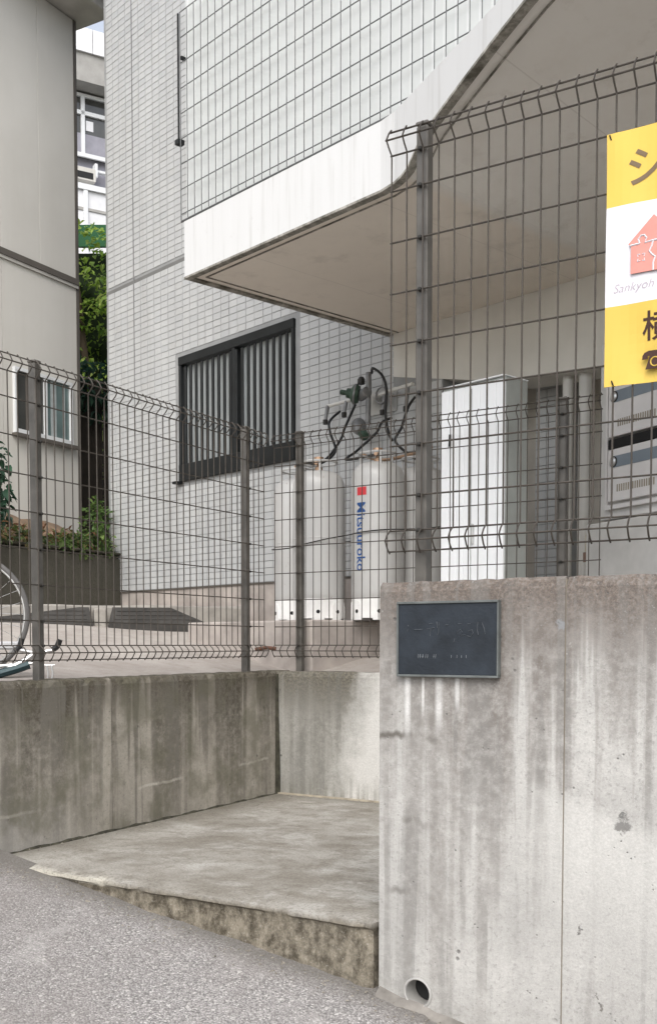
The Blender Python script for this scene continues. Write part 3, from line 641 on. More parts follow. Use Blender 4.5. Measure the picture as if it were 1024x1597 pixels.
# entrance: white planked door, tiled pier, pipes, hall wall
t.part('hall_wall', G().box(.2, 3.2, .62, .8, 1.3, 3.4), M_hallw)
t.part('hall_floor', G().box(.43, 3.2, .29, .619, 1.3, 1.62), M_kerb)
pr = t.part('tiled_pier', G().box(.83, .99, .38, .615, 1.6, 3.3), M_grout)
pt = mesh(tile_geo(.0745, .0445), 'tile', M_tile)
for c in range(2):
    for j in range(32):
        o = bpy.data.objects.new('tile', pt); COL.objects.link(o); o.parent = pr; o.location = Vector((.834 + c * .079, .3785, 1.62 + j * .05)) - t.l
t.part('pipe', G().tube([(1.25, .1, 1.5), (1.25, .1, 3.0)], .03, 14), M_pale, smooth=True); t.part('pipe', G().tube([(1.365, .1, 1.5), (1.365, .1, 3.0)], .038, 14), M_pale, smooth=True)

tq = Thing('white_cabinet', 'tall white panelled cabinet standing right of the gas cylinders', 'cabinet', FB, (1.28, -.62, 1.35))
tq.part('cabinet_body', G().box(1.08, 1.482, -.75, -.575, 1.35, 2.8), M_cabshade, bevel=.004)  # shade of the white cabinet's side is painted in as grey
pk = mesh(G().box(.001, .0495, -.014, .004, 1.4, 2.785), 'front_plank', M_doorw, bevel=.003)
tq.copies('front_plank', pk, [(1.08 + i * .0502, -.75, 0) for i in range(8)])
tq.part('cabinet_top', G().box(1.079, 1.483, -.765, -.574, 2.801, 2.806), M_doorw)
tq.part('door_gap', G().box(1.2785, 1.2815, -.7655, -.7645, 1.42, 2.77), M_cabshade); tq.part('handle', G().box(1.292, 1.304, -.782, -.765, 2.0, 2.1), M_steel, bevel=.003)
tq.part('latch', G().tube([(1.15, -.775, 2.56), (1.15, -.78, 2.5)], .006, 6), M_black)

# ------------------------------------------------------------------ wire screen on the upper wall
t = Thing('wire_screen', 'large grey wire grid screen fixed to the pale upper wall', 'screen', FB, (0, -1.57, 3.76))
M_scr = plain('grey wire', (.13, .135, .135), .45, .4, .15, 20)
sv = mesh(G().tube([(0, -1.566, 3.762), (0, -1.566, 4.84)], .0024, 6), 'upright_wire', M_scr, smooth=True, off=t.l)
for i in range(46):
    o = bpy.data.objects.new('upright_wire', sv); COL.objects.link(o); o.parent = t.o; o.location = (-.06 + i * .062, 0, 0)
sh = mesh(G().tube([(-.062, -1.561, 0), (2.74, -1.561, 0)], .0027, 6), 'cross_wire', M_scr, smooth=True)
for j in range(9):
    o = bpy.data.objects.new('cross_wire', sh); COL.objects.link(o); o.parent = t.o; o.location = Vector((0, 0, 3.795 + j * .131)) - t.l
t.part('bottom_rail', G().tube([(-.062, -1.562, 3.756), (2.74, -1.562, 3.756)], .006, 6), M_scr, smooth=True)
t.part('end_bar', G().box(-.08, -.073, -1.57, -1.562, 4.18, 4.84), M_black); t.part('end_foot', G().box(-.1, -.066, -1.576, -1.536, 4.165, 4.19), M_black)
t.part('standoff', G().box(-.066, -.05, -1.562, -1.534, 4.6, 4.615), M_black); 

# ------------------------------------------------------------------ gas cylinders on their base
single('concrete_plinth', G().box(-.75, .415, -1.06, -.004, 1.2, 1.634), M_plinth, FB, None, 'low brownish concrete base under the gas cylinders', 'base', (-.2, -.6, 1.2), bevel=.01)
def cylinder(label, wx, wy, r, h, rot, text=False):
    fr = Frame(wx, wy, rot); zb = 1.634
    t = Thing('gas_cylinder', label, 'gas cylinder', fr, (0, 0, zb), 'grey gas cylinders by the tiled wall')
    b0 = zb + .1; top = zb + h
    prof = [(r * .55, b0 - .04), (r * .86, b0 - .012), (r * .985, b0 + .03), (r, b0 + .06), (r, top - .115), (r * .985, top - .085), (r * .94, top - .055), (r * .85, top - .032), (r * .65, top - .012), (r * .4, top - .003), (.03, top)]
    body = t.part('body', G().lathe(prof, (0, 0, 0), 48), M_tank, smooth=True)
    t.part('weld_band', G().lathe([(r + .0005, b0 + .55 * (h - .2)), (r + .002, b0 + .55 * (h - .2) + .004), (r + .0005, b0 + .55 * (h - .2) + .008)], (0, 0, 0), 48), M_tank, parent=body, smooth=True)
    # skirt: a ring cut by arches, standing on the base
    g = G(); n = 96; ro, ri = r * .97, r * .93
    for i in range(n):
        a, b = 2 * math.pi * i / n, 2 * math.pi * (i + 1) / n
        v = [(rr_ * math.cos(q), rr_ * math.sin(q), zq) for q in (a, b) for rr_ in (ri, ro) for zq in (zb + .012, zb + .15)]
        g.add(v, [(2, 6, 7, 3), (0, 1, 5, 4), (1, 3, 7, 5), (0, 4, 6, 2)])
    sk = t.part('skirt', g, M_skirt)
    for q in (.2, .72, 1.35, 2.2, 3.0, 3.6):
        a = q * math.pi / 2; hw = .24; K8 = 8; g = G(); rp = ro + .004; outl_ = []
        for i in range(K8 + 1):
            u = -1 + 2 * i / K8; outl_.append((a + u * hw, zb + .075 + .035 * math.sqrt(max(0, 1 - u * u))))
        v = [(rp * math.cos(p), rp * math.sin(p), zq) for p, zt_ in outl_ for zq in (zb + .001, zt_)]
        g.add(v, [(2 * i, 2 * i + 2, 2 * i + 3, 2 * i + 1) for i in range(K8)])
        v2 = [(ri * math.cos(p), ri * math.sin(p), zq) for p, zt_ in outl_ for zq in (zb + .001, zt_)]
        g.add(v + v2, [(2 * i + 1, 2 * i + 3, 2 * i + 3 + 2 * (K8 + 1), 2 * i + 1 + 2 * (K8 + 1)) for i in range(K8)] + [(0, 1, 1 + 2 * (K8 + 1), 2 * (K8 + 1)), (2 * K8 + 1, 2 * K8, 2 * K8 + 2 * (K8 + 1), 2 * K8 + 1 + 2 * (K8 + 1))])
        ft = t.part('foot', g, M_skirt, smooth=True)
        t.part('foot_hole', G().lathe([(.011, -.002), (.011, .002)], (rp * math.cos(a), rp * math.sin(a), zb + .05), 12, 0, (math.cos(a), math.sin(a), 0)), M_slot, parent=ft)
    v = t.part('valve', G().lathe([(.022, top - .004), (.022, top + .02), (.012, top + .025), (.012, top + .06), (.028, top + .062), (.028, top + .078), (.01, top + .08)], (0, 0, 0), 16), M_brass, smooth=True)
    t.part('valve_outlet', G().tube([(0, 0, top + .04), (.05, 0, top + .04)], .011, 8), M_brass, parent=v, smooth=True)
    t.part('handling_ring', G().tube([(.105 * math.cos(q * .3), .105 * math.sin(q * .3), top + .045) for q in range(21)], .007, 6, closed=True), M_tank, smooth=True)
    for q in (.4, 2.5, 4.6): t.part('ring_stay', G().tube([(.105 * math.cos(q), .105 * math.sin(q), top + .045), (.105 * math.cos(q), .105 * math.sin(q), top - .03)], .006, 6), M_tank)
    if text:
        # rotated lettering wrapped on the shell, reading downwards
        def wrap(x, y, ang0=-.6, zt=2.29): a = ang0 + y / r; return ((r + .0012) * math.cos(a), (r + .0012) * math.sin(a), zt - x)
        t.part('lettering', text_geo('Mitsuuroko', .082, wrap, .0012, 1.0, .008), M_blue, parent=body)
        g = G(); k = 6
        for i in range(k):
            a, b = -.6 + .28 * i / k * 1.5, -.6 + .28 * (i + 1) / k * 1.5; q = r + .0012
            g.add([(q * math.cos(a), q * math.sin(a), 2.325), (q * math.cos(b), q * math.sin(b), 2.325), (q * math.cos(b), q * math.sin(b), 2.37), (q * math.cos(a), q * math.sin(a), 2.37)], [(0, 1, 2, 3)])
        t.part('red_mark', g, M_red, parent=body)
    return t
cylinder('grey gas cylinder just right of the corner fence post, before its neighbour', -.056, 6.15, .15, .86, -1.9)
cylinder('leftmost grey gas cylinder, half hidden behind its neighbour', -.178, 6.44, .15, .86, -1.2)
cylinder('grey gas cylinder with red mark and blue upright lettering', .278, 6.03, .15, .89, -1.62 - .25, True)
cylinder('rightmost grey gas cylinder, crossed by the tall road fence post', .53, 6.2, .15, .89, .3)
# small black strip between the cylinders: a chain holding them to the wall
tc = Thing('cylinder_chain', 'thin dark chain running across the gas cylinders', 'chain', FB, (-.1, -.5, 2.1))
tc.part('chain_run', G().tube(smooth_path([(-.36, -.02, 2.18), (-.3, -.6, 2.1), (-.16, -.86, 2.06), (.08, -.93, 2.05), (.2, -.945, 2.06), (.32, -.86, 2.09), (.42, -.785, 2.11), (.52, -.775, 2.12), (.62, -.7, 2.13), (.7, -.53, 2.14), (.72, -.3, 2.17), (.6, -.02, 2.2)], 6), .0035, 5), M_clip)

# ------------------------------------------------------------------ gas regulator and hoses on the tiled wall
t = Thing('gas_regulator', 'green and grey gas regulator with black hoses on the tiled wall', 'regulator', FB, (-.19, -.1, 2.6))
dv = (-.75, -.62, .18)
t.part('regulator_body', G().lathe([(.02, -.03), (.052, -.025), (.062, -.008), (.062, .008), (.05, .02), (.032, .03), (.03, .055), (.016, .06), (.016, .095), (.006, .1)], (-.185, -.15, 3.09), 24, 0, dv), M_greencast, smooth=True)
t.part('regulator_rim', G().lathe([(.064, -.006), (.066, 0), (.064, .006)], (-.185, -.15, 3.09), 24, 0, dv), M_greycast, smooth=True)
t.part('outlet_block', G().lathe([(.018, -.05), (.034, -.045), (.034, .04), (.018, .045)], (-.125, -.13, 3.085), 16, 0, (1, -.2, .15)), M_greycast, smooth=True)
t.part('riser_pipe', G().tube([(-.095, -.12, 3.215), (-.095, -.12, 3.03), (-.1, -.12, 2.9)], .017, 10), M_greycast, smooth=True)
t.part('cap_nut', G().lathe([(.024, 0), (.024, .03), (.014, .045)], (-.15, -.13, 3.15), 8), M_clip)
for nm, pts in (('branch_pipe', [(-.55, -.06, 3.085), (-.25, -.07, 3.088)]), ('branch_pipe', [(-.08, -.08, 3.072), (.25, -.08, 3.09)])):
    t.part(nm, G().tube(pts, .012, 10), M_pale, smooth=True)
for x, z0, z1 in ((-.53, 3.085, 2.98), (-.35, 3.086, 3.0), (.0, 3.075, 2.96), (.2, 3.088, 2.95)):
    t.part('drop_pipe', G().tube([(x, -.07, z0), (x, -.09, z1)], .012, 8), M_greycast, smooth=True); t.part('pipe_joint', G().lathe([(.017, 0), (.017, .03)], (x, -.09, z1 - .02), 8), M_clip)
t.part('lower_valve', G().lathe([(.02, -.06), (.045, -.05), (.05, -.01), (.042, .02), (.03, .05), (.02, .06)], (-.17, -.13, 2.88), 18, 0, (.55, -.45, -.5)), M_greycast, smooth=True)
t.part('lower_valve', G().lathe([(.018, -.03), (.03, -.02), (.03, .03), (.015, .04)], (-.12, -.14, 2.83), 14, 0, (.7, -.3, -.6)), M_greencast, smooth=True)
t.part('valve_wheel', G().tube([(.0 + .05 * math.cos(a * .524), -.1, 3.06 + .05 * math.sin(a * .524)) for a in range(12)], .006, 6, closed=True), M_greycast)
HOSES = [[(-.045, -.14, 3.2), (.023, -.2, 3.205), (.1, -.2, 3.15), (.14, -.2, 3.06), (.135, -.2, 2.9), (.16, -.2, 2.79), (.21, -.22, 2.735)],
         [(-.38, -.1, 3.02), (-.37, -.2, 2.94), (-.31, -.25, 2.852), (-.243, -.27, 2.72), (-.25, -.4, 2.63), (-.06, -.7, 2.58), (.15, -.78, 2.555)],
         [(-.235, -.1, 3.04), (-.23, -.2, 2.875), (-.242, -.22, 2.808), (-.27, -.3, 2.69), (-.24, -.45, 2.61), (-.02, -.72, 2.565), (.16, -.77, 2.55)],
         [(.107, -.12, 2.9), (.1, -.2, 2.86), (.074, -.22, 2.8), (-.02, -.3, 2.69), (.1, -.5, 2.6), (.46, -.61, 2.57)],
         [(.285, -.1, 3.0), (.285, -.16, 2.93), (.27, -.2, 2.81), (.24, -.22, 2.72), (.4, -.22, 2.6)]]
for h in HOSES: t.part('hose', G().tube(smooth_path(h, 7), .0085, 8), M_rubber, smooth=True)
t.part('copper_pipe', G().tube(smooth_path([(.06, -.34, 2.66), (.16, -.34, 2.62), (.27, -.33, 2.60), (.4, -.28, 2.615), (.52, -.2, 2.66)], 5), .011, 8), M_brass, smooth=True)
t.part('wall_plate', G().box(-.2, .05, -.02, -.006, 2.97, 3.12), M_steel)

# ------------------------------------------------------------------ letter boxes in the entrance
t = Thing('letter_boxes', 'stainless letter boxes in two rows behind the yellow banner', 'letter box', FM, (0, 0, 2.05))
t.part('case', G().box(-.085, .8, .02, .4, 2.12, 3.0), M_mailcase, bevel=.004)
t.part('case_frame', G().box(-.012, .8, -.004, .019, 2.165, 2.185), M_mail); t.part('case_frame', G().box(-.012, .002, -.004, .019, 2.185, 2.98), M_mail)
for z0 in (2.20, 2.515, 2.83):
    for x0 in (.012, .41):
        d = t.part('box_door', G().box(x0, x0 + .385, -.008, .0195, z0, z0 + (.255 if z0 < 2.8 else .15)), M_mail, bevel=.003)
        t.part('label_strip', G().box(x0 + .03, x0 + .37, -.0105, -.007, z0 + .165, z0 + .22), M_mailblue, parent=d)
        t.part('lock', G().lathe([(.022, 0), (.022, .008), (.014, .014), (.006, .014)], (x0 + .045, -.0085, z0 + .193), 16, 0, (0, -1, 0)), M_steel, parent=d, smooth=True)
        t.part('lock_ring', G().lathe([(.027, 0), (.027, .004)], (x0 + .045, -.0085, z0 + .193), 16, 0, (0, -1, 0)), M_clip, parent=d)
        t.part('louvre_slots', (lambda g: [g.box(x0 + .07 + i * .016, x0 + .078 + i * .016, -.0095, -.007, z0 + .045, z0 + .08) for i in range(17)] and g)(G()), M_hallslot, parent=d)
        if z0 < 2.8: t.part('slot', G().box(x0, x0 + .385, -.006, .0196, z0 + .26, z0 + .305), M_slot, parent=d)
t = Thing('pedestal', 'low pale concrete plinth below the letter boxes', 'plinth', FM, (.3, .1, 1.3))
t.part('plinth_body', G().box(-.1, 1.0, -.05, .5, 1.3, 2.1), plain('pale plinth', (.46, .45, .43), .85, 0, .12, 7), bevel=.006)
t.part('cream_box', G().box(-.17, -.11, .0, .1, 1.97, 2.06), plain('cream box', (.55, .5, .4), .7), bevel=.004)
t.part('box_base', G().box(-.175, -.105, -.005, .105, 1.92, 1.969), plain('brown box base', (.2, .13, .1), .8))

# ------------------------------------------------------------------ beige house on the left
t = Thing('beige_house', 'beige two storey house with brown trim and overhanging eave', 'house', FH, (-3, 0, 2.4))
t.part('wall', G().box(-6, -.01, .015, 5, 2.2, 7.2), M_siding)
sp = mesh(G().box(0, .452, -.003, .014, 2.4, 4.785), 'siding_panel', M_siding, bevel=.002); sp2 = mesh(G().box(0, .452, -.003, .014, 4.875, 7.2), 'siding_panel', M_siding, bevel=.002)
for i in range(12):
    for me_ in (sp, sp2):
        if me_ is sp and i in (0, 1): continue
        o = bpy.data.objects.new('siding_panel', me_); COL.objects.link(o); o.parent = t.o; o.location = Vector((-.466 - i * .455, 0, 0)) - t.l
for a in ((-.921, -.014, 2.4, 3.33), (-.921, -.014, 3.9, 4.785), (-.921, -.815, 3.331, 3.899), (-.105, -.014, 3.331, 3.899)):
    t.part('siding_panel', G().box(a[0], a[1], -.003, .014, a[2], a[3]), M_siding)
t.part('belt_trim', G().box(-6, .004, -.03, .014, 4.815, 4.868), M_trimdark); t.part('belt_flashing', G().box(-6, .003, -.02, .014, 4.786, 4.814), M_trimlite)
t.part('corner_trim', G().box(-.012, .022, -.008, .03, 2.4, 7.2), M_trimdark)
wn_ = t.part('window', G().box(-.81, -.11, .0, .013, 3.335, 3.895), M_dark)
W = lambda nme, x0, x1, y0, y1, z0, z1, m: t.part(nme, G().box(x0, x1, y0, y1, z0, z1), m, parent=wn_)
W('window_frame', -.815, -.105, -.035, .012, 3.872, 3.9, M_winwhite); W('window_frame', -.815, -.105, -.035, .012, 3.333, 3.372, M_winwhite)
W('window_frame', -.815, -.785, -.034, .012, 3.372, 3.872, M_winwhite); W('window_frame', -.135, -.105, -.034, .012, 3.372, 3.872, M_winwhite); W('window_frame', -.46, -.425, -.03, .012, 3.372, 3.872, M_winwhite)
W('pane', -.785, -.675, -.012, -.001, 3.372, 3.872, M_glass_d); W('sash', -.674, -.64, -.016, -.001, 3.372, 3.872, M_trimdark); W('pane', -.64, -.46, -.012, -.001, 3.372, 3.872, M_glass_d); W('pane', -.425, -.135, -.012, -.001, 3.372, 3.872, M_glass_g)
for x in (-.37, -.33, -.22): W('curtain_fold', x, x + .03, -.016, -.0125, 3.375, 3.87, M_curtain)
W('window_sill', -.83, -.06, -.06, .012, 3.305, 3.332, M_trimdark)
t.part('eave', G().box(-6.2, .15, -.34, 5.2, 7.21, 7.36), M_trimlite, bevel=.006); t.part('roof', G().prism([(-6.3, -.42), (.22, -.42), (.22, 5.2), (-6.3, 5.2)], 7.4, [7.46, 7.46, 9.2, 9.2]), M_trimdark)
t.part('gutter', G().tube([(-6.3, -.41, 7.37), (.21, -.41, 7.37)], .05, 10), M_trimdark, smooth=True)
t.part('foundation', G().box(-6, -.01, -.001, .0145, 2.0, 2.399), M_plinth)
# bank, block wall, plants
g = G(); xs = lin(-6, -.3, 40); ys = lin(-.72, .05, 8); n = len(xs); rb = random.Random(8)
g.add([(x, y, 2.24 + (y + .72) * .48 + .05 * rb.random()) for y in ys for x in xs], [(j * n + i, j * n + i + 1, (j + 1) * n + i + 1, (j + 1) * n + i) for j in range(len(ys) - 1) for i in range(n - 1)])
single('soil_bank', g, M_soil, FH, 'structure', smooth=True)
t = Thing('block_wall', 'dark mossy low wall below the beige house', 'wall', FH, (-3, -.8, 1.5))
t.part('wall_body', wall_panel(-6, -.32, -.87, -.73, 1.4, 2.26, .02, 9), M_block)
t.part('coping', G().box(-6, -.33, -.882, -.715, 2.262, 2.285), M_moss, bevel=.008)

def leaves(g, n, place, size, rnd, droop=.5, fold=.2, long=1.6):
    for _ in range(n):
        c, out = place(rnd); s = size * rnd.uniform(.55, 1.25)
        d = (Vector(out) + Vector((rnd.gauss(0, .5), rnd.gauss(0, .5), rnd.gauss(-droop * .4, .45)))).normalized()
        u = d.cross(Vector((rnd.gauss(0, .4), rnd.gauss(0, .4), 1))).normalized(); nr = u.cross(d).normalized()
        c = Vector(c); L_ = s * long
        v = [c, c + d * L_ * .3 + u * s * .38 + nr * fold * s, c + d * L_ * .62 + u * s * .34 + nr * fold * s - Vector((0, 0, droop * s * .15)), c + d * L_ - Vector((0, 0, droop * s * .45)), c + d * L_ * .62 - u * s * .34 + nr * fold * s - Vector((0, 0, droop * s * .15)), c + d * L_ * .3 - u * s * .38 + nr * fold * s, c + d * L_ * .5 - Vector((0, 0, droop * s * .08))]
        g.add(v, [(0, 1, 6), (1, 2, 6), (2, 3, 6), (3, 4, 6), (4, 5, 6), (5, 0, 6)])
    return g
def blob(cx, cy, cz, rx, ry, rz, rnd):
    while True:
        p = Vector((rnd.uniform(-1, 1), rnd.uniform(-1, 1), rnd.uniform(-1, 1)))
        if .25 < p.length < 1: break
    return (cx + p.x * rx, cy + p.y * ry, cz + p.z * rz), (p.x, p.y - .3, p.z)
rl = random.Random(21)
# shrub between house and tiled building
t = Thing('shrub', 'bright green shrub spilling over the dark wall between the buildings', 'shrub', FW, (-2.0, 9.2, 2.2))
clumps = [(-1.99, 9.2, 2.6, .12, .15, .12), (-2.0, 9.1, 2.42, .15, .18, .13), (-2.08, 8.85, 2.3, .13, .1, .1), (-2.2, 8.65, 2.29, .12, .08, .07), (-2.14, 9.0, 2.38, .16, .16, .07), (-2.28, 8.9, 2.36, .12, .15, .05), (-1.95, 9.1, 2.3, .1, .12, .08), (-2.02, 9.3, 2.68, .04, .06, .1)]
g = G()
for c in clumps: leaves(g, int(900 * c[3] ** .5 * c[5] ** .5), lambda r, c=c: blob(*c, r), .036, rl, .6, .15, 1.6)
t.part('foliage', g, M_leafC, kind='stuff')
g = G()
for c in clumps: g.tube(smooth_path([(-2.0 + rl.uniform(-.1, .1), 9.25, 2.15), ((c[0] - 2.0) / 2 - .0, 9.2, c[2] - .12) if False else ((c[0] + -2.0) / 2, 9.2, (2.15 + c[2]) / 2), (c[0], c[1], c[2])], 4), .008, 5)
t.part('stem', g, M_bark)
# plant against the beige house
t = Thing('leafy_plant', 'dark leafy plant climbing beside the beige house at the left edge', 'plant', FW, (-2.56, 8.3, 2.3))
g = G()
for cz in lin(2.5, 3.02, 9): leaves(g, 26, lambda r, cz=cz: blob(-2.6 - .02 * math.sin(cz * 9), 8.3, cz, .12, .12, .05, r), .06, rl, .9, .12, 1.3)
t.part('foliage', g, M_leafB, kind='stuff'); t.part('stem', G().tube(smooth_path([(-2.6, 8.32, 2.2), (-2.58, 8.3, 2.6), (-2.63, 8.3, 3.05)], 5), .012, 6), M_bark)
t = Thing('ground_cover', 'straggling low plants on the bank beside the beige house', 'plant', FW, (-2.3, 8.7, 2.3))
g = G()
for i in range(22):
    p = FH.w(-.45 - i * .09 + rl.uniform(-.05, .05), -.74 + rl.uniform(-.14, .2), 2.31); leaves(g, 48, lambda r, p=p: blob(p.x, p.y, p.z + .02, .11, .11, .085, r), .036, rl, .6, .15, 1.8)
t.part('foliage', g, M_leafD, kind='stuff')
# dry litter on the bank
g = G(); leaves(g, 260, lambda r: ((lambda p: (p.x, p.y, p.z))(FH.w(r.uniform(-2.6, -.5), r.uniform(-.75, -.25), 2.33 + r.uniform(0, .12))), (r.gauss(0, 1), r.gauss(0, 1), .4)), .05, rl, .3)
single('leaf_litter', g, leaf_mat('dry leaves', (.12, .06, .03), (.25, .13, .07), (.33, .2, .1)), FW, 'stuff', 'dry brown leaves lying on the soil bank', 'leaves')
# ivy covered slope behind the gap and dark board fence
t = Thing('ivy_hedge', 'tall bright green hedge seen in the gap between the buildings', 'hedge', FW, (-3.1, 14, 2.5))
g = G()
def hp(r):
    x = r.uniform(-4.6, -1.9); z = r.uniform(2.8, 6.72); return (x, 14 + .35 * math.sin(x * 5 + z * 3) + .3 * math.sin(z * 7.3) + r.uniform(-.12, .2), z), (r.gauss(0, .3), -1, -.1)
leaves(g, 6500, hp, .075, rl, .7, .15, 1.5); t.part('foliage', g, M_leafA, kind='stuff')
t.part('dark_core', G().box(-4.7, -1.8, 14.45, 14.9, 2.4, 6.72), plain('hedge core', (.018, .03, .012), 1))
t.part('stem', G().tube([(-3.2, 14.3, 2.3), (-3.1, 14.2, 4.2), (-3.3, 14.1, 6.2)], .05, 6), M_bark)
t.part('green_net', G().box(-4.8, -1.7, 14.15, 14.2, 6.7, 6.98), M_net)
t = Thing('board_fence', 'dark brown board fence in the narrow gap between the buildings', 'fence', FW, (-2.4, 11.4, 2))
bd = mesh(G().box(0, .142, 0, .02, 2.0, 4.3), 'board', M_board, bevel=.003)
t.copies('board', bd, [(-3.3 + i * .15 + 0, 11.4 + .006 * (i % 2), 0) for i in range(12)]); t.part('rail', G().box(-3.3, -1.5, 11.43, 11.48, 4.0, 4.08), M_board)
for o in t.o.children:
    if o.name.startswith('board'): o.location.z = -2 + 0
for cz in ((-2.45, 11.3, 4.25),):
    g = G(); leaves(g, 220, lambda r: blob(-2.45, 11.3, 4.2, .35, .15, .3, r), .07, rl, .8); t.part('creeper', g, M_leafB, kind='stuff')

# ------------------------------------------------------------------ far white building in the gap
FF = Frame(-4.4, 20, math.atan2(.496, .868))
t = Thing('far_building', 'far white building with windows seen in the gap', 'building', FF, (0, 0, 4))
t.part('wall', G().box(-4, 4, .3, 6, 3, 11.7), M_farm); t.part('parapet', G().box(-4, -.0, -.25, 6, 12.2, 12.62), M_farroof); t.part('parapet', G().box(.015, 4, -.25, 6, 12.2, 12.62), M_farroof); t.part('ledge', G().box(-4, 4, -.2, 6, 11.7, 12.199), M_farg)
for x0 in (-2.6, -.62, 1.4):
    wq = t.part('window', G().box(x0, x0 + 1.1, .2, .299, 10.55, 11.66), M_glass_d)
    for b in ((x0, x0 + 1.1, 11.6, 11.66), (x0, x0 + 1.1, 11.28, 11.35), (x0, x0 + 1.1, 10.52, 10.59), (x0 + .52, x0 + .59, 10.59, 11.6), (x0 + 1.04, x0 + 1.12, 10.59, 11.6), (x0 - .02, x0 + .05, 10.59, 11.6)): t.part('window_frame', G().box(b[0], b[1], .15, .199 + b[0] * .0001, b[2], b[3]), M_winwhite, parent=wq)
    t.part('blind', G().box(x0 + .06, x0 + 1.03, .185, .1995, 10.6, 10.95), M_farm, parent=wq); t.part('notice', G().box(x0 + .62, x0 + .76, .19, .1995, 11.02, 11.2), M_far, parent=wq)
ac = t.part('air_conditioner', G().box(-.55, .1, -.05, .28, 10.02, 10.24), M_trimlite); t.part('bracket', G().box(-.6, .5, .1, .2, 10.27, 10.31), M_winwhite); t.part('bracket', G().box(.12, .17, .05, .2, 10.15, 10.4), M_winwhite)
t.part('vent_grille', G().box(-.5, .05, -.06, -.051, 10.05, 10.16), M_dark, parent=ac)
t.part('balcony', G().box(-4, 4, -.3, .299, 8.3, 9.72), M_far); t.part('balcony_rail', G().box(-4, 4, -.35, .29, 9.721, 9.82), M_winwhite)
for x in (-1.2, -.22, .9, 2.0): t.part('balcony_post', G().box(x, x + .08, -.34, -.301, 8.4, 9.72), M_winwhite)
t.part('balcony_line', G().box(-4, 4, -.32, -.301, 9.36, 9.41), M_farg)

# ------------------------------------------------------------------ kerb and ramp plates on the lot
FK = Frame(-2.0, 6.88, math.atan2(.3, 1.2))
t = Thing('low_kerb', 'long pale kerb lying across the brown paving', 'kerb', FK, (.3, .3, 1.6))
g = G(); xs = lin(-2.2, 1.5, 30); pr = [[(x, .22, 1.5), (x, .225, 1.752 + .006 * math.sin(x * 7)), (x, .25, 1.765 + .005 * math.sin(x * 9)), (x, .42, 1.77), (x, .45, 1.5)] for x in xs]
g.add([p for q in pr for p in q], [(i * 5 + j, i * 5 + j + 1, (i + 1) * 5 + j + 1, (i + 1) * 5 + j) for i in range(len(xs) - 1) for j in range(4)])
g.add(pr[-1], [(0, 1, 2, 3, 4)]); t.part('kerb_body', g, M_kerb)
def plate(label, x0, x1, xa, xb):
    t = Thing('ramp_plate', label, 'ramp', FK, ((x0 + x1) / 2, 0, 1.62), 'dark wedge ramp plates on the lot')
    g = G(); g.add([(x0, -.1, 1.632), (x1, -.1, 1.632), (x0 + .02, .21, 1.645), (x1 - .02, .21, 1.645), (xa, .06, 1.745), (xb, .06, 1.745), (xa, .21, 1.75), (xb, .21, 1.75), (x0, -.1, 1.5), (x1, -.1, 1.5), (x0, .21, 1.5), (x1, .21, 1.5)],
        [(0, 1, 5, 4), (4, 5, 7, 6), (0, 4, 6, 2), (1, 3, 7, 5), (2, 6, 7, 3), (0, 8, 9, 1), (0, 2, 10, 8), (1, 9, 11, 3)])
    t.part('plate', g, M_plate)
    for i in range(3): q = .25 + i * .25; t.part('grip_rib', G().tube([(x0 + (xa - x0) * q + .03, -.1 + .16 * q, 1.634 + .113 * q), (x1 + (xb - x1) * q - .03, -.1 + .16 * q, 1.634 + .113 * q)], .004, 4), M_plate)
plate('dark wedge ramp plate nearer the bicycle, left of the pale stub', -.45, .46, .38, .44)
plate('dark wedge ramp plate nearer the tiled building, right of the pale stub', .56, 1.22, .6, .98)
single('kerb_stub', G().box(.47, .55, -.06, .2, 1.5, 1.735), M_kerb, FK, None, 'small pale concrete stub between the two dark ramp plates', 'stub', (.5, .05, 1.5), bevel=.008)

# ------------------------------------------------------------------ bicycle at the left edge
FBI = Frame(-1.67, 4.9, R(188))
zg = 1.352
t = Thing('bicycle', 'bicycle parked behind the left fence, only its spoked wheel in view', 'bicycle', FBI, (.5, 0, zg))
def wheel(x):
    r = .285; zc = zg + r; k = 48
    wq = t.part('wheel', G().tube([(x + (r - .022) * math.cos(2 * math.pi * i / k), 0, zc + (r - .022) * math.sin(2 * math.pi * i / k)) for i in range(k)], .008, 6, closed=True), M_steel, smooth=True)
    t.part('tyre', G().tube([(x + (r - .012) * math.cos(2 * math.pi * i / k), 0, zc + (r - .012) * math.sin(2 * math.pi * i / k)) for i in range(k)], .0125, 8, closed=True), plain('grey tyre', (.12, .115, .11), .7), parent=wq, smooth=True)
    g = G()
    for i in range(28):
        a = 2 * math.pi * i / 28; b = a + (.9 if i % 2 else -.9); g.tube([(x + .018 * math.cos(b), (.025 if i % 4 < 2 else -.025), zc + .018 * math.sin(b)), (x + (r - .025) * math.cos(a), 0, zc + (r - .025) * math.sin(a))], .0012, 4)
    t.part('spokes', g, M_steel, parent=wq); t.part('hub', G().tube([(x, -.05, zc), (x, .05, zc)], .016, 10), M_steel, parent=wq, smooth=True)
    g = G()
    for q in range(14):
        pass
    t.part('mudguard', G().tube([(x + (r + .02) * math.cos(a), 0, zc + (r + .02) * math.sin(a)) for a in lin(1.2 if x < .2 else .6, 3.0 if x > .2 else 2.6, 16)], .012, 6), M_steel, parent=wq, smooth=True) if x > .2 else None
wheel(0); wheel(.98)
B = lambda nme, pts, r, m, **k: t.part(nme, G().tube(pts, r, 8), m, smooth=True, **k)
hub = zg + .285
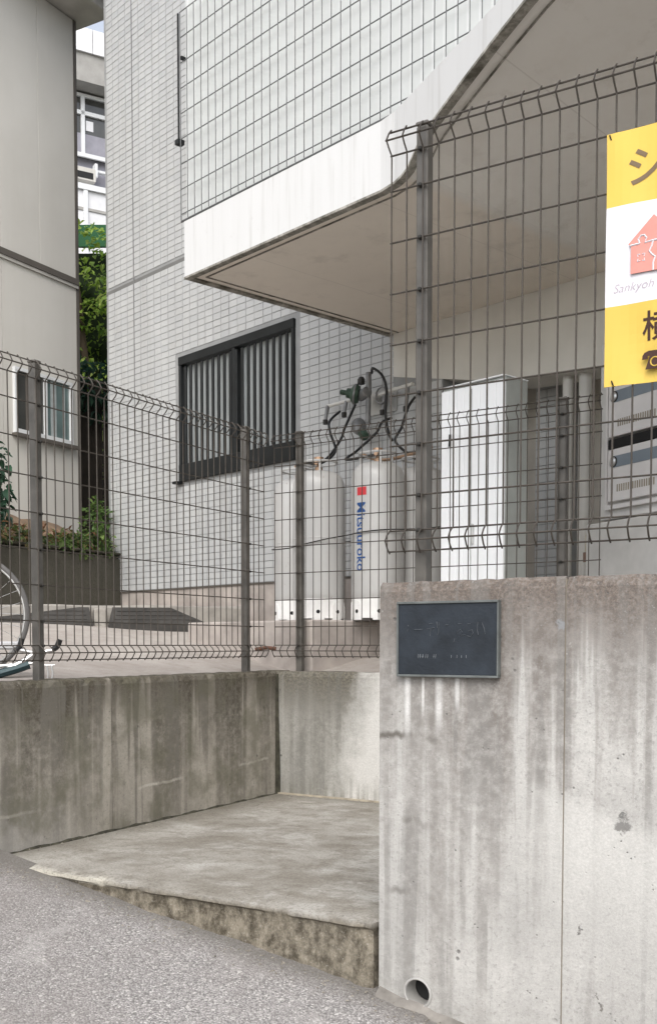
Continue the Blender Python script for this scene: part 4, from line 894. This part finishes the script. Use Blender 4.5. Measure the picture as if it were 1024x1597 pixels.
fr_ = B('frame', [(.42, 0, zg + .28), (.82, 0, zg + .62)], .016, M_bikedark); B('seat_tube', [(.42, 0, zg + .28), (.33, 0, zg + .68)], .015, M_bikedark, parent=fr_); B('top_tube', [(.35, 0, zg + .6), (.8, 0, zg + .68)], .013, M_bikedark, parent=fr_)
for s in (-1, 1):
    B('stay', [(.42, .03 * s, zg + .28), (.0, .055 * s, hub)], .008, M_bikedark, parent=fr_); B('stay', [(.345, .02 * s, zg + .6), (.0, .055 * s, hub)], .007, M_bikedark, parent=fr_)
B('fork', [(.79, 0, zg + .75), (.84, .045, zg + .56), (.98, .05, hub)], .011, M_steel); B('fork', [(.79, 0, zg + .75), (.84, -.045, zg + .56), (.98, -.05, hub)], .011, M_steel)
B('handlebar', smooth_path([(.66, -.28, zg + .93), (.8, -.2, zg + .95), (.79, 0, zg + .9), (.8, .2, zg + .95), (.66, .28, zg + .93)]), .011, M_steel); B('stem', [(.79, 0, zg + .74), (.785, 0, zg + .9)], .013, M_steel)
t.part('saddle', G().prism([(.2, -.08), (.32, -.07), (.47, -.02), (.47, .02), (.32, .07), (.2, .08)], zg + .76, zg + .81), M_rubber, bevel=.015); B('seat_post', [(.335, 0, zg + .67), (.32, 0, zg + .765)], .012, M_steel)
B('crank', [(.42, -.06, zg + .28), (.5, -.06, zg + .16)], .009, M_steel); t.part('pedal', G().box(.46, .55, -.15, -.07, zg + .145, zg + .17), M_rubber); t.part('chainring', G().lathe([(.085, -.003), (.085, .003)], (.42, -.045, zg + .28), 24, 0, (0, 1, 0)), M_steel)

# small scooter lying behind the fence foot
t = Thing('kick_scooter', 'small silver scooter with black grips lying behind the left fence foot', 'scooter', FW, (-1.4, 4.75, 1.345))
S = lambda nme, pts, r, m, **k: t.part(nme, G().tube(smooth_path(pts, 4), r, 8), m, smooth=True, **k)
t.part('deck', G().prism([(-1.75, 4.6), (-1.36, 4.72), (-1.38, 4.8), (-1.77, 4.68)], 1.475, 1.512), plain('white deck', (.5, .5, .5), .35, .1), bevel=.008)
hb = S('handlebar', [(-1.375, 4.7, 1.475), (-1.3, 4.715, 1.462), (-1.22, 4.73, 1.475)], .009, M_steel)
for x, y, z0, z1 in ((-1.375, 4.7, 1.47, 1.525), (-1.215, 4.73, 1.475, 1.52)): S('grip', [(x - .015, y, z0), (x + .005, y, z0 + .015), (x + .018, y, z1)], .013, M_rubber, parent=hb)
S('stem', [(-1.3, 4.715, 1.462), (-1.36, 4.7, 1.42), (-1.43, 4.69, 1.385)], .013, M_steel); S('stem', [(-1.33, 4.71, 1.41), (-1.4, 4.69, 1.385), (-1.5, 4.67, 1.36), (-1.62, 4.68, 1.355)], .02, M_tealpaint)
S('bracket', [(-1.52, 4.68, 1.395), (-1.38, 4.7, 1.41), (-1.31, 4.715, 1.415)], .008, M_steel)
t.part('wheel', G().lathe([(.035, -.012), (.05, -.01), (.05, .01), (.035, .012)], (-1.66, 4.7, 1.40), 20, 0, (.3, 1, 0)), M_rubber, smooth=True)
for x in (-1.275, -1.255, -1.235): S('stand_prong', [(x, 4.72, 1.405), (x + .006, 4.72, 1.37), (x + .003, 4.72, 1.345)], .004, M_steel)
S('stand_bar', [(-1.285, 4.72, 1.406), (-1.22, 4.725, 1.406)], .004, M_steel)

# grit and crumbs along the foot of the slab and walls
rg = random.Random(31); g = G()
def crumb(x, y, z, r):
    p = [(x + r * rg.uniform(.6, 1.2) * dx, y + r * rg.uniform(.6, 1.2) * dy, z + r * rg.uniform(.4, .9) * dz) for dx, dy, dz in ((1, 0, 0), (-.5, .9, 0), (-.5, -.9, 0), (0, 0, 1))]
    g.add(p, [(0, 1, 3), (1, 2, 3), (2, 0, 3)])
for _ in range(420):
    x = rg.uniform(-1.6, 1.0); y = -.01 - abs(rg.gauss(0, .05)); crumb(x, y - .01, road_z(x, y), rg.uniform(.002, .007))
for _ in range(160): x = -1.7 + abs(rg.gauss(0, .06)); crumb(x, rg.uniform(.1, 2.0), .692, rg.uniform(.002, .006))
for _ in range(120): crumb(rg.uniform(-1.7, 0), 2.02 - abs(rg.gauss(0, .06)), .692, rg.uniform(.002, .006))
single('grit', g, plain('loose grit', (.2, .18, .15), .95, 0, .6, 60), FL, 'stuff', 'loose grit lying along the foot of the walls', 'grit')
